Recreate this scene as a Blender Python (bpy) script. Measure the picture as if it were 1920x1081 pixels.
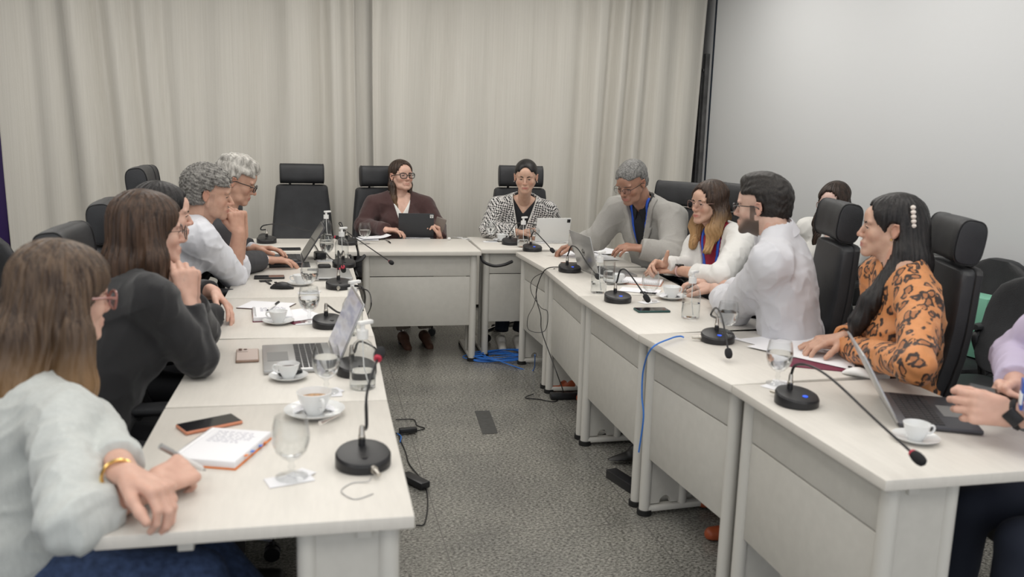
import bpy, bmesh, math, random
import numpy as np
from mathutils import Vector, Matrix
PI = math.pi
for o in list(bpy.data.objects): bpy.data.objects.remove(o)
SC = bpy.context.scene
COL = SC.collection
# ------------------------------------------------------------------ camera
CH, YAW, PITCH, ROLL, FPX = 1.5135, 0.2264, 0.1811, -0.0287, 1615.4655
cy_, sy_, cp_, sp_ = math.cos(YAW), math.sin(YAW), math.cos(PITCH), math.sin(PITCH)
_f = np.array([sy_*cp_, cy_*cp_, -sp_]); _r = np.array([cy_, -sy_, 0.]); _d = np.cross(_f, _r)
_r, _d = math.cos(ROLL)*_r+math.sin(ROLL)*_d, -math.sin(ROLL)*_r+math.cos(ROLL)*_d
CAMP = np.array([0, 0, CH])
cam_data = bpy.data.cameras.new('camera'); cam = bpy.data.objects.new('camera', cam_data); COL.objects.link(cam)
cam.matrix_world = Matrix(((_r[0], -_d[0], -_f[0], 0), (_r[1], -_d[1], -_f[1], 0), (_r[2], -_d[2], -_f[2], CH), (0, 0, 0, 1)))
cam_data.sensor_width = 36; cam_data.lens = FPX/1920*36; cam_data.clip_start = 0.05
cam_data.dof.use_dof = True; cam_data.dof.focus_distance = 5.2; cam_data.dof.aperture_fstop = 3.2
SC.camera = cam
SC.view_settings.view_transform = 'Standard'; SC.view_settings.look = 'None'
SC.view_settings.exposure = 0.54; SC.view_settings.gamma = 1.0; SC.view_settings.use_curve_mapping = False
SC.cycles.transparent_max_bounces = 40
# ------------------------------------------------------------------ light
w = bpy.data.worlds.new('room_air'); SC.world = w; w.use_nodes = True
w.node_tree.nodes['Background'].inputs[0].default_value = (0.93, 0.96, 1.0, 1)
w.node_tree.nodes['Background'].inputs[1].default_value = 0.75
def area(x, y, sx, sy, power, col=(1, .97, .92), z=2.93, rot=(0, 0, 0)):
    l = bpy.data.lights.new('ceiling_lamp', 'AREA'); l.shape = 'RECTANGLE'; l.size = sx; l.size_y = sy
    l.energy = power; l.color = col
    o = bpy.data.objects.new('ceiling_lamp', l); COL.objects.link(o); o.location = (x, y, z); o.rotation_euler = rot
    return o
for ly, pw in ((0.2, 11), (2.1, 11), (4.0, 11), (5.7, 13)):
    for lx in (-2.0, 0.1, 2.15):
        area(lx, ly, 1.3, 1.1, pw)
# ------------------------------------------------------------------ pixel rays (1920 x 1081 frame) -> world points
def _ray(px, py): return _r*((px-960)/FPX)+_d*((py-540.5)/FPX)+_f
def at(px, py, z=.74):
    d = _ray(px, py); return CAMP+d*((z-CH)/d[2])
def onY(px, py, Y):
    d = _ray(px, py); return CAMP+d*(Y/d[1])
def onX(px, py, X):
    d = _ray(px, py); return CAMP+d*(X/d[0])
def dep(px, py, D): return CAMP+_ray(px, py)*D
def onV(px, py, o, q):          # vertical plane through o and q
    t = np.array([q[0]-o[0], q[1]-o[1]]); n = np.array([-t[1], t[0], 0.]); d = _ray(px, py)
    return CAMP+d*(np.dot(n, np.array([o[0], o[1], 0])-CAMP)/np.dot(n, d))
V = lambda *a: np.array(a, float)
# ------------------------------------------------------------------ materials
def _mat(name):
    m = bpy.data.materials.new(name); m.use_nodes = True; nt = m.node_tree
    return m, nt, nt.nodes['Principled BSDF']
def setc(inp, c): inp.default_value = (c[0], c[1], c[2], 1)
def mat(name, col, rough=.5, metal=0, noise=0, scale=40, bump=0, bscale=200, stretch=(1, 1, 1), sheen=0, trans=0, ior=1.45, spec=None, sss=0, emit=None, coat=0, alpha=None):
    m, nt, b = _mat(name); L = nt.links.new
    setc(b.inputs['Base Color'], col); b.inputs['Roughness'].default_value = rough; b.inputs['Metallic'].default_value = metal
    b.inputs['IOR'].default_value = ior
    if trans: b.inputs['Transmission Weight'].default_value = trans
    if sheen: b.inputs['Sheen Weight'].default_value = sheen
    if spec is not None: b.inputs['Specular IOR Level'].default_value = spec
    if coat: b.inputs['Coat Weight'].default_value = coat; b.inputs['Coat Roughness'].default_value = .15
    if sss: b.inputs['Subsurface Weight'].default_value = sss; b.inputs['Subsurface Radius'].default_value = (.01, .004, .002)
    if emit: setc(b.inputs['Emission Color'], emit[:3]); b.inputs['Emission Strength'].default_value = emit[3]
    if alpha is not None: b.inputs['Alpha'].default_value = alpha
    tc = mp = None
    if noise or bump:
        tc = nt.nodes.new('ShaderNodeTexCoord'); mp = nt.nodes.new('ShaderNodeMapping'); mp.inputs['Scale'].default_value = stretch
        L(tc.outputs['Object'], mp.inputs['Vector'])
    if noise:
        n = nt.nodes.new('ShaderNodeTexNoise'); n.inputs['Scale'].default_value = scale; n.inputs['Detail'].default_value = 4
        L(mp.outputs[0], n.inputs['Vector'])
        r = nt.nodes.new('ShaderNodeValToRGB'); r.color_ramp.elements[0].position = .3; r.color_ramp.elements[1].position = .7
        r.color_ramp.elements[0].color = tuple(max(0, c*(1-noise)) for c in col[:3])+(1,)
        r.color_ramp.elements[1].color = tuple(min(1, c*(1+noise)) for c in col[:3])+(1,)
        L(n.outputs['Fac'], r.inputs[0]); L(r.outputs[0], b.inputs['Base Color'])
    if bump:
        n2 = nt.nodes.new('ShaderNodeTexNoise'); n2.inputs['Scale'].default_value = bscale; n2.inputs['Detail'].default_value = 3
        L(mp.outputs[0], n2.inputs['Vector'])
        bp = nt.nodes.new('ShaderNodeBump'); bp.inputs['Strength'].default_value = bump; bp.inputs['Distance'].default_value = .004
        L(n2.outputs['Fac'], bp.inputs['Height']); L(bp.outputs[0], b.inputs['Normal'])
    return m
def glass_mat(name, tint=(1, 1, 1), dens=.12):
    # thin clear wall: mostly straight-through with a fresnel reflection (real look from every side)
    m = bpy.data.materials.new(name); m.use_nodes = True; nt = m.node_tree; nt.nodes.clear(); L = nt.links.new
    out = nt.nodes.new('ShaderNodeOutputMaterial'); tr = nt.nodes.new('ShaderNodeBsdfTransparent'); gl = nt.nodes.new('ShaderNodeBsdfGlossy')
    fr0 = nt.nodes.new('ShaderNodeLayerWeight'); fr0.inputs['Blend'].default_value = .5
    pw = nt.nodes.new('ShaderNodeMath'); pw.operation = 'POWER'; pw.inputs[1].default_value = 2.4; L(fr0.outputs['Facing'], pw.inputs[0])
    fr = nt.nodes.new('ShaderNodeMath'); fr.operation = 'MULTIPLY_ADD'; fr.inputs[1].default_value = dens*3.0; fr.inputs[2].default_value = .025; L(pw.outputs[0], fr.inputs[0])
    mx = nt.nodes.new('ShaderNodeMixShader'); setc(tr.inputs[0], tint); gl.inputs['Roughness'].default_value = .03
    L(fr.outputs[0], mx.inputs[0]); L(tr.outputs[0], mx.inputs[1]); L(gl.outputs[0], mx.inputs[2]); L(mx.outputs[0], out.inputs[0])
    return m
def ramp_mat(name, base_fn, rough=.6):
    m, nt, b = _mat(name); b.inputs['Roughness'].default_value = rough; base_fn(nt, b); return m
def N(nt, t, **k):
    n = nt.nodes.new(t)
    for a, v in k.items():
        if a in n.inputs: n.inputs[a].default_value = v
        else: setattr(n, a, v)
    return n
def ramp(nt, stops, interp='LINEAR'):
    r = nt.nodes.new('ShaderNodeValToRGB'); r.color_ramp.interpolation = interp; e = r.color_ramp.elements
    while len(e) < len(stops): e.new(.5)
    for x, (p, c) in zip(e, stops): x.position = p; x.color = (c[0], c[1], c[2], 1)
    return r
M = {}
M['laminate'] = mat('cream_laminate', (.68, .65, .60), .38, noise=.03, scale=14, stretch=(1, 6, 1), bump=.05, bscale=300)
M['laminate_edge'] = mat('cream_edge_band', (.56, .53, .48), .45)
M['metal_cream'] = mat('cream_powder_coat', (.60, .585, .545), .4, bump=.04, bscale=500)
M['panel'] = mat('greige_panel', (.555, .54, .50), .5, noise=.03, scale=30, bump=.03, bscale=400)
M['leather'] = mat('black_leather', (.026, .027, .030), .48, bump=.25, bscale=260, noise=.25, scale=9)
M['fabric_black'] = mat('black_chair_fabric', (.012, .013, .014), .85, bump=.4, bscale=700)
M['plastic'] = mat('black_plastic', (.015, .015, .017), .35)
M['plastic_matte'] = mat('matte_black_plastic', (.02, .02, .022), .55, bump=.05, bscale=600)
M['rubber'] = mat('black_rubber', (.012, .012, .012), .7)
M['chrome'] = mat('chrome', (.75, .75, .76), .15, 1)
M['nickel'] = mat('nickel', (.55, .52, .47), .28, 1)
M['alu'] = mat('silver_aluminium', (.48, .48, .48), .35, .75)
M['darkalu'] = mat('space_grey_aluminium', (.09, .09, .10), .4, .6)
M['porcelain'] = mat('white_porcelain', (.78, .79, .79), .12, coat=.4)
M['paper'] = mat('white_paper', (.83, .83, .86), .8)
M['glass'] = glass_mat('clear_glass', (.965, .97, .97), .19)
M['lens'] = glass_mat('spectacle_lens', (.96, .96, .97), .06)
M['water'] = mat('water', (.98, .985, .985), .0, trans=1, ior=1.2)
SC.cycles.transmission_bounces = 24; SC.cycles.max_bounces = 24
M['bottle'] = glass_mat('clear_plastic', (.93, .94, .94), .24)
M['white_plastic'] = mat('white_plastic', (.8, .8, .79), .35)
M['red'] = mat('red_ring_plastic', (.45, .02, .05), .4)
M['foam'] = mat('black_foam', (.02, .02, .022), .95, bump=.6, bscale=900)
M['blue_led'] = mat('blue_button', (.02, .08, .6), .3, emit=(.03, .12, 1, .6))
M['blue_cable'] = mat('blue_cable', (.03, .18, .62), .45)
M['coffee'] = mat('coffee_foam', (.42, .25, .13), .5, noise=.4, scale=90)
M['coffee_dark'] = mat('dark_coffee', (.06, .02, .012), .2)
M['orange'] = mat('orange_cover', (.75, .22, .04), .5)
M['peach'] = mat('peach_case', (.60, .24, .14), .4)
M['maroon'] = mat('maroon_cover', (.16, .02, .05), .5)
M['screen_black'] = mat('black_glass', (.008, .008, .01), .08, coat=.5)
M['gold'] = mat('gold', (.8, .55, .2), .25, 1)
M['silver'] = mat('silver', (.8, .8, .8), .2, 1)
# ------------------------------------------------------------------ mesh helpers
class MB:
    def __init__(s): s.v = []; s.f = []
    def add(s, vs, fs):
        n = len(s.v); s.v += [tuple(float(c) for c in v) for v in vs]; s.f += [tuple(i+n for i in f) for f in fs]; return s
    def box(s, c, size, r=0, rot=None, seg=2):
        bm = bmesh.new(); bmesh.ops.create_cube(bm, size=1)
        for v in bm.verts: v.co = Vector((v.co.x*size[0], v.co.y*size[1], v.co.z*size[2]))
        if r > 0: bmesh.ops.bevel(bm, geom=list(bm.edges), offset=min(r, min(size)*.49), segments=seg, profile=.5, affect='EDGES', clamp_overlap=True)
        if rot is not None:
            R = rot if isinstance(rot, Matrix) else Matrix.Rotation(rot, 3, 'Z')
            for v in bm.verts: v.co = R @ v.co
        bm.verts.index_update()
        s.add([(v.co.x+c[0], v.co.y+c[1], v.co.z+c[2]) for v in bm.verts], [[v.index for v in f.verts] for f in bm.faces]); bm.free(); return s
    def cyl(s, a, b, ra, rb=None, n=20, cap=True):
        return s.tube([a, b], [ra, ra if rb is None else rb], n, cap=cap)
    def tube(s, pts, r, n=8, cap=True, closed=False):
        P = [np.array(p, float) for p in pts]; m = len(P)
        rr = list(r) if hasattr(r, '__len__') else [r]*m
        T = []
        for i in range(m):
            a = P[(i-1) % m] if (i > 0 or closed) else P[i]; b = P[(i+1) % m] if (i < m-1 or closed) else P[i]
            t = b-a; T.append(t/max(np.linalg.norm(t), 1e-9))
        u = np.cross(T[0], [0, 0, 1.]);
        if np.linalg.norm(u) < .1: u = np.cross(T[0], [1., 0, 0])
        u /= np.linalg.norm(u); vs = []
        for i in range(m):
            u = u-T[i]*np.dot(u, T[i]); u /= max(np.linalg.norm(u), 1e-9); w_ = np.cross(T[i], u)
            for k in range(n):
                a = 2*PI*k/n; vs.append(P[i]+rr[i]*(math.cos(a)*u+math.sin(a)*w_))
        fs = []
        for i in range(m if closed else m-1):
            j = (i+1) % m
            for k in range(n):
                l = (k+1) % n; fs.append((i*n+k, i*n+l, j*n+l, j*n+k))
        if cap and not closed: fs += [tuple(range(n))[::-1], tuple((m-1)*n+k for k in range(n))]
        return s.add(vs, fs)
    def lathe(s, prof, c=(0, 0, 0), n=28, close=True):
        vs = []; fs = []; m = len(prof)
        for (r, z) in prof:
            for k in range(n):
                a = 2*PI*k/n; vs.append((c[0]+max(r, 1e-5)*math.cos(a), c[1]+max(r, 1e-5)*math.sin(a), c[2]+z))
        for i in range(m-1):
            for k in range(n):
                l = (k+1) % n; fs.append((i*n+k, i*n+l, (i+1)*n+l, (i+1)*n+k))
        if close: fs += [tuple(range(n))[::-1], tuple((m-1)*n+k for k in range(n))]
        return s.add(vs, fs)
    def loft(s, rings, cap=True):
        n = len(rings[0]); vs = [p for r in rings for p in r]; fs = []
        for i in range(len(rings)-1):
            for k in range(n):
                l = (k+1) % n; fs.append((i*n+k, i*n+l, (i+1)*n+l, (i+1)*n+k))
        if cap: fs += [tuple(range(n))[::-1], tuple((len(rings)-1)*n+k for k in range(n))]
        return s.add(vs, fs)
    def poly(s, pts, z0, z1):       # extruded polygon
        n = len(pts); vs = [(p[0], p[1], z0) for p in pts]+[(p[0], p[1], z1) for p in pts]
        return s.add(vs, [tuple(range(n))[::-1], tuple(range(n, 2*n))]+[(i, (i+1) % n, n+(i+1) % n, n+i) for i in range(n)])
    def xf(s, Mx):
        s.v = [tuple(Mx @ Vector(v)) for v in s.v]; return s
    def build(s, name, m, parent=None, sharp=35, loc=None):
        me = bpy.data.meshes.new(name); me.from_pydata(s.v, [], s.f)
        bm = bmesh.new(); bm.from_mesh(me); bmesh.ops.recalc_face_normals(bm, faces=bm.faces); bm.to_mesh(me); bm.free()
        me.polygons.foreach_set('use_smooth', [True]*len(me.polygons))
        if sharp < 180: me.set_sharp_from_angle(angle=math.radians(sharp))
        o = bpy.data.objects.new(name, me); COL.objects.link(o)
        for x in (m if isinstance(m, (list, tuple)) else [m]): me.materials.append(x)
        if parent: o.parent = parent
        if loc is not None: o.location = loc
        return o
def sring(w_, h, n, c, ax='z', p=4, rot=0):     # superellipse ring
    out = []
    for k in range(n):
        a = 2*PI*k/n; ca, sa = math.cos(a), math.sin(a)
        x = w_*math.copysign(abs(ca)**(2/p), ca); y = h*math.copysign(abs(sa)**(2/p), sa)
        if ax == 'z': out.append((c[0]+x, c[1]+y, c[2]))
        elif ax == 'x': out.append((c[0], c[1]+x*math.cos(rot)-y*math.sin(rot), c[2]+x*math.sin(rot)+y*math.cos(rot)))
        else: out.append((c[0]+x, c[1], c[2]+y))
    return out
def spline(pts, n=8):
    P = [np.array(p, float) for p in pts]; P = [2*P[0]-P[1]]+P+[2*P[-1]-P[-2]]; out = []
    for i in range(1, len(P)-2):
        for k in range(n):
            t = k/n; a, b, c, d = P[i-1], P[i], P[i+1], P[i+2]
            out.append(.5*((2*b)+(-a+c)*t+(2*a-5*b+4*c-d)*t*t+(-a+3*b-3*c+d)*t**3))
    return out+[P[-2]]
def empty(name, loc, rz=0, label=None, cat=None, group=None):
    o = bpy.data.objects.new(name, None); COL.objects.link(o); o.location = loc; o.rotation_euler = (0, 0, rz); o.empty_display_size = .1
    return tag(o, label, cat, group)
def tag(o, label=None, cat=None, group=None, kind=None):
    if label: o['label'] = label
    if cat: o['category'] = cat
    if group: o['group'] = group
    if kind: o['kind'] = kind
    return o
def kids(o): return [c for c in bpy.data.objects if c.parent == o]
def copy_tree(o, parent=None, ch=None):
    c = o.copy(); COL.objects.link(c); c.parent = parent
    for k in kids(o): copy_tree(k, c)
    return c
def instance(proto, loc, rz, label, group=None, first=[set()]):
    if proto.name not in first[0]: first[0].add(proto.name); o = proto
    else: o = copy_tree(proto)
    o.location = loc; o.rotation_euler = (0, 0, rz); o['label'] = label
    if group: o['group'] = group
    return o
# ------------------------------------------------------------------ room shell
def granite(nt, b):
    L = nt.links.new; tc = N(nt, 'ShaderNodeTexCoord')
    mp = N(nt, 'ShaderNodeMapping'); mp.inputs['Scale'].default_value = (1, 1.8, 1); L(tc.outputs['Object'], mp.inputs[0])
    n1 = N(nt, 'ShaderNodeTexNoise', Scale=75., Detail=7., Roughness=.82); L(mp.outputs[0], n1.inputs['Vector'])
    n2 = N(nt, 'ShaderNodeTexNoise', Scale=2.2, Detail=3.); L(tc.outputs['Object'], n2.inputs['Vector'])
    r = ramp(nt, [(.38, (.02, .019, .018)), (.45, (.11, .107, .098)), (.52, (.27, .265, .242)), (.62, (.46, .45, .42))]); L(n1.outputs['Fac'], r.inputs[0])
    r2 = ramp(nt, [(.3, (.72, .72, .72)), (.7, (1.1, 1.09, 1.06))]); L(n2.outputs['Fac'], r2.inputs[0])
    mx = N(nt, 'ShaderNodeMix', data_type='RGBA', blend_type='MULTIPLY'); mx.inputs[0].default_value = 1
    L(r.outputs[0], mx.inputs[6]); L(r2.outputs[0], mx.inputs[7])
    br = N(nt, 'ShaderNodeTexBrick', Scale=1.0); br.offset = 0
    for k, v in (('Mortar Size', .0022), ('Brick Width', .8), ('Row Height', .8)): br.inputs[k].default_value = v
    mp2 = N(nt, 'ShaderNodeMapping'); mp2.inputs['Location'].default_value = (.35, .2, 0); L(tc.outputs['Object'], mp2.inputs[0]); L(mp2.outputs[0], br.inputs['Vector'])
    m2 = N(nt, 'ShaderNodeMix', data_type='RGBA'); L(br.outputs['Fac'], m2.inputs[0]); L(mx.outputs[2], m2.inputs[6]); m2.inputs[7].default_value = (.13, .125, .115, 1)
    L(m2.outputs[2], b.inputs['Base Color']); b.inputs['Roughness'].default_value = .27
M['granite'] = ramp_mat('speckled_granite', granite, .27)
M['wall'] = mat('grey_white_paint', (.66, .66, .66), .7, noise=.02, scale=4, bump=.05, bscale=250)
M['ceiling'] = mat('ceiling_paint', (.7, .69, .66), .8)
M['screen'] = mat('matte_screen_fabric', (.76, .775, .79), .75, bump=.03, bscale=500)
def curtain_mat(nt, b):
    L = nt.links.new; tc = N(nt, 'ShaderNodeTexCoord'); mp = N(nt, 'ShaderNodeMapping'); mp.inputs['Scale'].default_value = (110, 110, 1.2)
    L(tc.outputs['Object'], mp.inputs[0]); n = N(nt, 'ShaderNodeTexNoise', Scale=1., Detail=5., Roughness=.6); L(mp.outputs[0], n.inputs['Vector'])
    r = ramp(nt, [(.3, (.60, .575, .52)), (.5, (.635, .61, .555)), (.7, (.665, .64, .585))]); L(n.outputs['Fac'], r.inputs[0]); L(r.outputs[0], b.inputs['Base Color'])
    mp2 = N(nt, 'ShaderNodeMapping'); mp2.inputs['Scale'].default_value = (300, 300, 90); L(tc.outputs['Object'], mp2.inputs[0])
    n3 = N(nt, 'ShaderNodeTexNoise', Scale=1., Detail=2.); L(mp2.outputs[0], n3.inputs['Vector'])
    bp = N(nt, 'ShaderNodeBump', Strength=.25, Distance=.003); L(n3.outputs['Fac'], bp.inputs['Height']); L(bp.outputs[0], b.inputs['Normal'])
    b.inputs['Sheen Weight'].default_value = .15
M['curtain'] = ramp_mat('woven_curtain', curtain_mat, .85)
YW, XW, XL, YN, ZC = 7.62, 3.38, -4.2, -1.6, 3.0
def struct(name, mb, m): return tag(mb.build(name, m), kind='structure')
struct('floor', MB().box(((XL+XW)/2, (YN+YW)/2, -.05), (XW-XL, YW-YN, .1)), M['granite'])
struct('ceiling', MB().box(((XL+XW)/2, (YN+YW)/2, ZC+.05), (XW-XL+.2, YW-YN+.2, .1)), M['ceiling'])
struct('wall_back', MB().box(((XL+XW)/2, YW+.05, ZC/2), (XW-XL+.2, .1, ZC)), M['wall'])
struct('wall_right', MB().box((XW+.05, (YN+YW)/2, ZC/2), (.1, YW-YN, ZC)), M['wall'])
struct('wall_left', MB().box((XL-.05, (YN+YW)/2, ZC/2), (.1, YW-YN, ZC)), M['wall'])
# dark window frame at the back corner, seen between curtain and screen
wz = float(onX(1330, 101, XW)[2]); wf = MB().box((XW-.02, 7.33, wz/2), (.04, .24, wz), .006).box((XW-.043, 7.27, wz/2), (.012, .03, wz), .004).box((XW-.045, 7.33, wz-.14), (.012, .2, .02), 0)
M['framegrey'] = mat('dark_grey_frame', (.10, .10, .10), .5, noise=.3, scale=12)
struct('door_1', wf, M['framegrey'])
struct('trim_1', MB().box((XW-.012, 7.0, .05), (.02, .8, .1), .004).box((XW-.012, 2.7, .05), (.02, 7.4, .1), .004), M['wall'])
# projection screen on the right wall
sc = empty('projection_screen', (XW, 5, .9), 0, 'huge pale grey projection screen covering the right wall, thin black border', 'projection screen')
y1 = float(onX(1347, 60, XW)[1])
MB().box((-.02, (y1+1.0)/2-5, 1.02), (.012, y1-1.0, 2.03), .002).build('screen_fabric', M['screen'], sc)
MB().box((-.022, y1-5+.02, 1.03), (.012, .022, 2.06), .002).build('side_border', mat('black_border', (.012, .02, .035), .5), sc)
# curtains: folded sheets with real depth
def curtain(x0, x1, y, seed, label, period=.27, amp=.05, slant=(0, 0), gather=()):
    rnd = random.Random(seed); nx = int((x1-x0)/.009); zs = [.03, .3, .7, 1.1, 1.5, 1.9, 2.3, 2.6, 2.96]; off = []
    ph = rnd.random()*6; phs = []
    for i in range(nx+1):
        x = x0+(x1-x0)*i/nx; p = period*(1+.35*math.sin(x*2.3+seed)+.2*math.sin(x*5.1+seed*2))
        for g, gw, gp in gather:
            if abs(x-g) < gw: p *= gp
        ph += 2*PI*((x1-x0)/nx)/p; phs.append(ph)
    vs = []; fs = []
    for side in (0, 1):
        for z in zs:
            t = z/2.96
            for i in range(nx+1):
                x = x0+(x1-x0)*i/nx
                xx = x+slant[0]*(1-t)*(1-i/nx)+slant[1]*(1-t)*(i/nx)
                a = amp*(.65+.35*math.sin(x*3.7+seed))*(1.05-.25*t)
                w_ = phs[i]+.35*math.sin(z*1.1+x*2+seed)
                yy = y-a*(math.sin(w_)+.16*math.sin(2*w_+1)+.05*math.sin(3.1*w_+z*.8))
                vs.append((xx+.012*math.sin(z*1.3+x*4), yy+side*.004, z))
    nr = len(zs); W = nx+1
    for side in (0, 1):
        b = side*nr*W
        for j in range(nr-1):
            for i in range(nx):
                q = (b+j*W+i, b+j*W+i+1, b+(j+1)*W+i+1, b+(j+1)*W+i); fs.append(q if side == 0 else q[::-1])
    o = nr*W
    for j in range(nr-1):
        fs.append((j*W, (j+1)*W, o+(j+1)*W, o+j*W)); fs.append((j*W+nx, o+j*W+nx, o+(j+1)*W+nx, (j+1)*W+nx))
    ob = MB().add(vs, fs).build('curtain', M['curtain'], sharp=180)
    return tag(ob, label, 'curtain', 'floor length curtains on the back wall')
xa = lambda px, Y=7.25: float(onY(px, 200, Y)[0])
curtain(xa(-10), xa(135), 7.30, 1, 'beige curtain at the far left edge of the back wall', .26, .045, (.04, .12))
curtain(xa(118), xa(668), 7.26, 2, 'widest beige curtain, behind the grey-haired men and the empty chair', .36, .07, (.12, .0), ((xa(640), .18, .6),))
curtain(xa(666), xa(705), 7.30, 3, 'narrow gathered beige curtain between the two wide ones', .11, .035)
curtain(xa(700), float(onY(1320, 200, 7.14)[0]), 7.14, 5, 'beige curtain behind the two women facing the camera, ending by the screen', .36, .065, (0, -.12), ((xa(1290), .15, .6),))
tag(MB().box(((XL+XW)/2-.2, 7.24, 2.975), (XW-XL-.6, .06, .04), .006).build('curtain_track', M['white_plastic']), 'white track along the ceiling that carries the curtains', 'curtain track')
# purple banner past the left curtain
bn = empty('banner', (-2.72, 7.42, 0), 0, 'purple banner showing behind the far left curtain', 'banner')
MB().box((0, 0, .87), (.75, .03, 1.74), .004).build('panel', mat('deep_purple', (.03, .006, .10), .5), bn)
MB().box((-.03, -.02, .95), (.62, .012, .55), .002).build('print', mat('violet_print', (.33, .10, .52), .5), bn)
MB().box((0, 0, .02), (.8, .2, .04), .008).build('base', M['plastic'], bn)
# ------------------------------------------------------------------ desks
TH = .028
def desk(p0, p1, inward, D, label, endcol=True):
    """p0,p1: ends of the inner (modesty panel) edge; inward = +1 if people sit to the left of p0->p1"""
    p0 = np.array(p0[:2]); p1 = np.array(p1[:2]); Ld = float(np.linalg.norm(p1-p0)); u = (p1-p0)/Ld
    n = np.array([-u[1], u[0]])*inward                 # towards the sitters
    ang = math.atan2(u[1], u[0]); r = empty('desk', (p0[0], p0[1], 0), ang, label, 'desk', 'cream meeting desks set in a U')
    s = inward; g = .003
    MB().box((Ld/2, s*D/2, .74-TH/2), (Ld-g, D, TH), .003).build('desktop', M['laminate'], r)
    MB().box((Ld/2, s*.10, .74-TH-.0125), (Ld-.05, .03, .025), .002).box((Ld/2, s*(D-.16), .74-TH-.0125), (Ld-.05, .03, .025), .002).build('support_rail', M['metal_cream'], r)
    pm = MB().box((Ld/2, s*.055, .64), (Ld-.13, .016, .085*1.6), .003).box((Ld/2, s*.055, .405), (Ld-.13, .016, .325), .003).build('modesty_panel', M['panel'], r)
    for x in (.045, Ld-.045):
        c = MB().cyl((x, s*.05, .02), (x, s*.05, .74-TH), .0225, n=20).cyl((x, s*.215, .02), (x, s*.215, .74-TH), .02, n=16)
        c.box((x, s*.27, .026), (.04, .46, .026), .008)
        lg = c.build('leg', M['metal_cream'], r)
        pts = [(s*.065, .045), (s*.11, .045)]+[(s*(.135-.025*math.cos(a)), .045+.032*math.sin(a)) for a in [PI*k/8 for k in range(9)]]+[(s*.165, .045), (s*.2, .045), (s*.2, .70), (s*.065, .70)]
        nn = len(pts); vs = [(x-.009, a, b) for a, b in pts]+[(x+.009, a, b) for a, b in pts]
        MB().add(vs, [tuple(range(nn)), tuple(range(nn, 2*nn))[::-1]]+[(i, (i+1) % nn, nn+(i+1) % nn, nn+i) for i in range(nn)]).build('cable_cover', M['panel'], lg)
        MB().cyl((x, s*.05, 0), (x, s*.05, .022), .03, n=16).build('levelling_foot', M['rubber'], lg)
        MB().cyl((x, s*.5, 0), (x, s*.5, .016), .02, n=12).build('levelling_foot', M['rubber'], lg)
    return r
lp = [(778, 967), (726, 749), (702, 629), (677, 555), (663, 503), (654, 474)]
lpts = [at(*q) for q in lp]; lpts[-1][1] = 5.43; lpts[-1][0] = .19
names = ['nearest left-row desk, with the open orange notebook and a used water glass', 'left-row desk with the coffee cups, peach-edged phone and open laptop', 'left-row desk with the spiral notebook and planner, third from the front', 'left-row desk with the black mouse and closed silver laptop', 'last desk of the left row, holding the laptop the suited man types on']
for i in range(5): desk(lpts[i], lpts[i+1], 1, .605, names[i])
rp = [(1662, 901), (1372, 721), (1196, 626), (1085, 554), (1019, 501)]
rpts = [at(*q) for q in rp]+[V(1.262, 5.40, .74)]
rn = ['nearest right-row desk, with the dark-keyed laptop and long gooseneck microphone', 'right-row desk with white papers, second from the front', 'right-row desk with the big coffee cup and green phone', 'right-row desk with the open silver laptop and tumbler', 'right-row desk nearest the back row, with loose papers']
for i in range(5): desk(rpts[i]+(0, .0, 0), rpts[i+1], -1, .61, rn[i])
desk((.262, 5.435), (1.042, 5.425), 1, .64, 'back desk of the woman in the maroon jacket, its front panel facing the camera')
desk((1.056, 5.52), (1.83, 5.50), 1, .66, 'back-right corner desk of the woman in the black and white jacket')
desk((-.535, 5.445), (.250, 5.435), 1, .64, 'back-left corner desk in front of the empty chair')
# ------------------------------------------------------------------ chairs (local: +y = forward)
def star_base(r, m, n=5, rad=.29):
    b = MB()
    for k in range(n):
        a = 2*PI*k/n+.3; d = np.array([math.cos(a), math.sin(a), 0])
        b.tube([d*.03+V(0, 0, .115), d*.15+V(0, 0, .11), d*rad+V(0, 0, .075)], [.024, .02, .013], 10)
    b.cyl((0, 0, .07), (0, 0, .14), .035)
    base = b.build('star_base', m, r)
    for k in range(n):
        a = 2*PI*k/n+.3; c = (rad*math.cos(a), rad*math.sin(a), .028); t = np.array([-math.sin(a), math.cos(a), 0])
        w_ = MB()
        for s in (-1, 1): w_.cyl(np.array(c)+t*s*.006, np.array(c)+t*s*.026, .028, n=16)
        w_.cyl((c[0], c[1], .03), (c[0], c[1], .075), .008, n=8); w_.build('caster', M['plastic'], base)
    MB().cyl((0, 0, .13), (0, 0, .30), .025).cyl((0, 0, .29), (0, 0, .41), .014).build('gas_column', M['plastic'], r)
    MB().box((0, 0, .41), (.2, .22, .04), .01).cyl((.1, .03, .41), (.22, .03, .40), .007).build('tilt_mechanism', M['plastic'], r)
def arm(r, s, m=None):
    p = spline([(s*.22, .02, .43), (s*.29, .03, .45), (s*.305, .06, .55), (s*.30, .10, .655), (s*.295, .02, .69), (s*.29, -.10, .685), (s*.285, -.17, .64), (s*.27, -.14, .52), (s*.23, -.05, .44)], 5)
    a = MB().tube(p, .017, 10).build('armrest', m or M['plastic'], r)
    b = MB().loft([sring(.022+.016*math.sin(PI*min(1, max(0, t))**.8), .013, 14, (s*.297, .11-.26*t, .698+.006*math.sin(PI*t)), 'y', 3) for t in [0, .05, .15, .4, .7, .9, .97, 1]])
    b.build('arm_pad', M['leather'], a)
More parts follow.
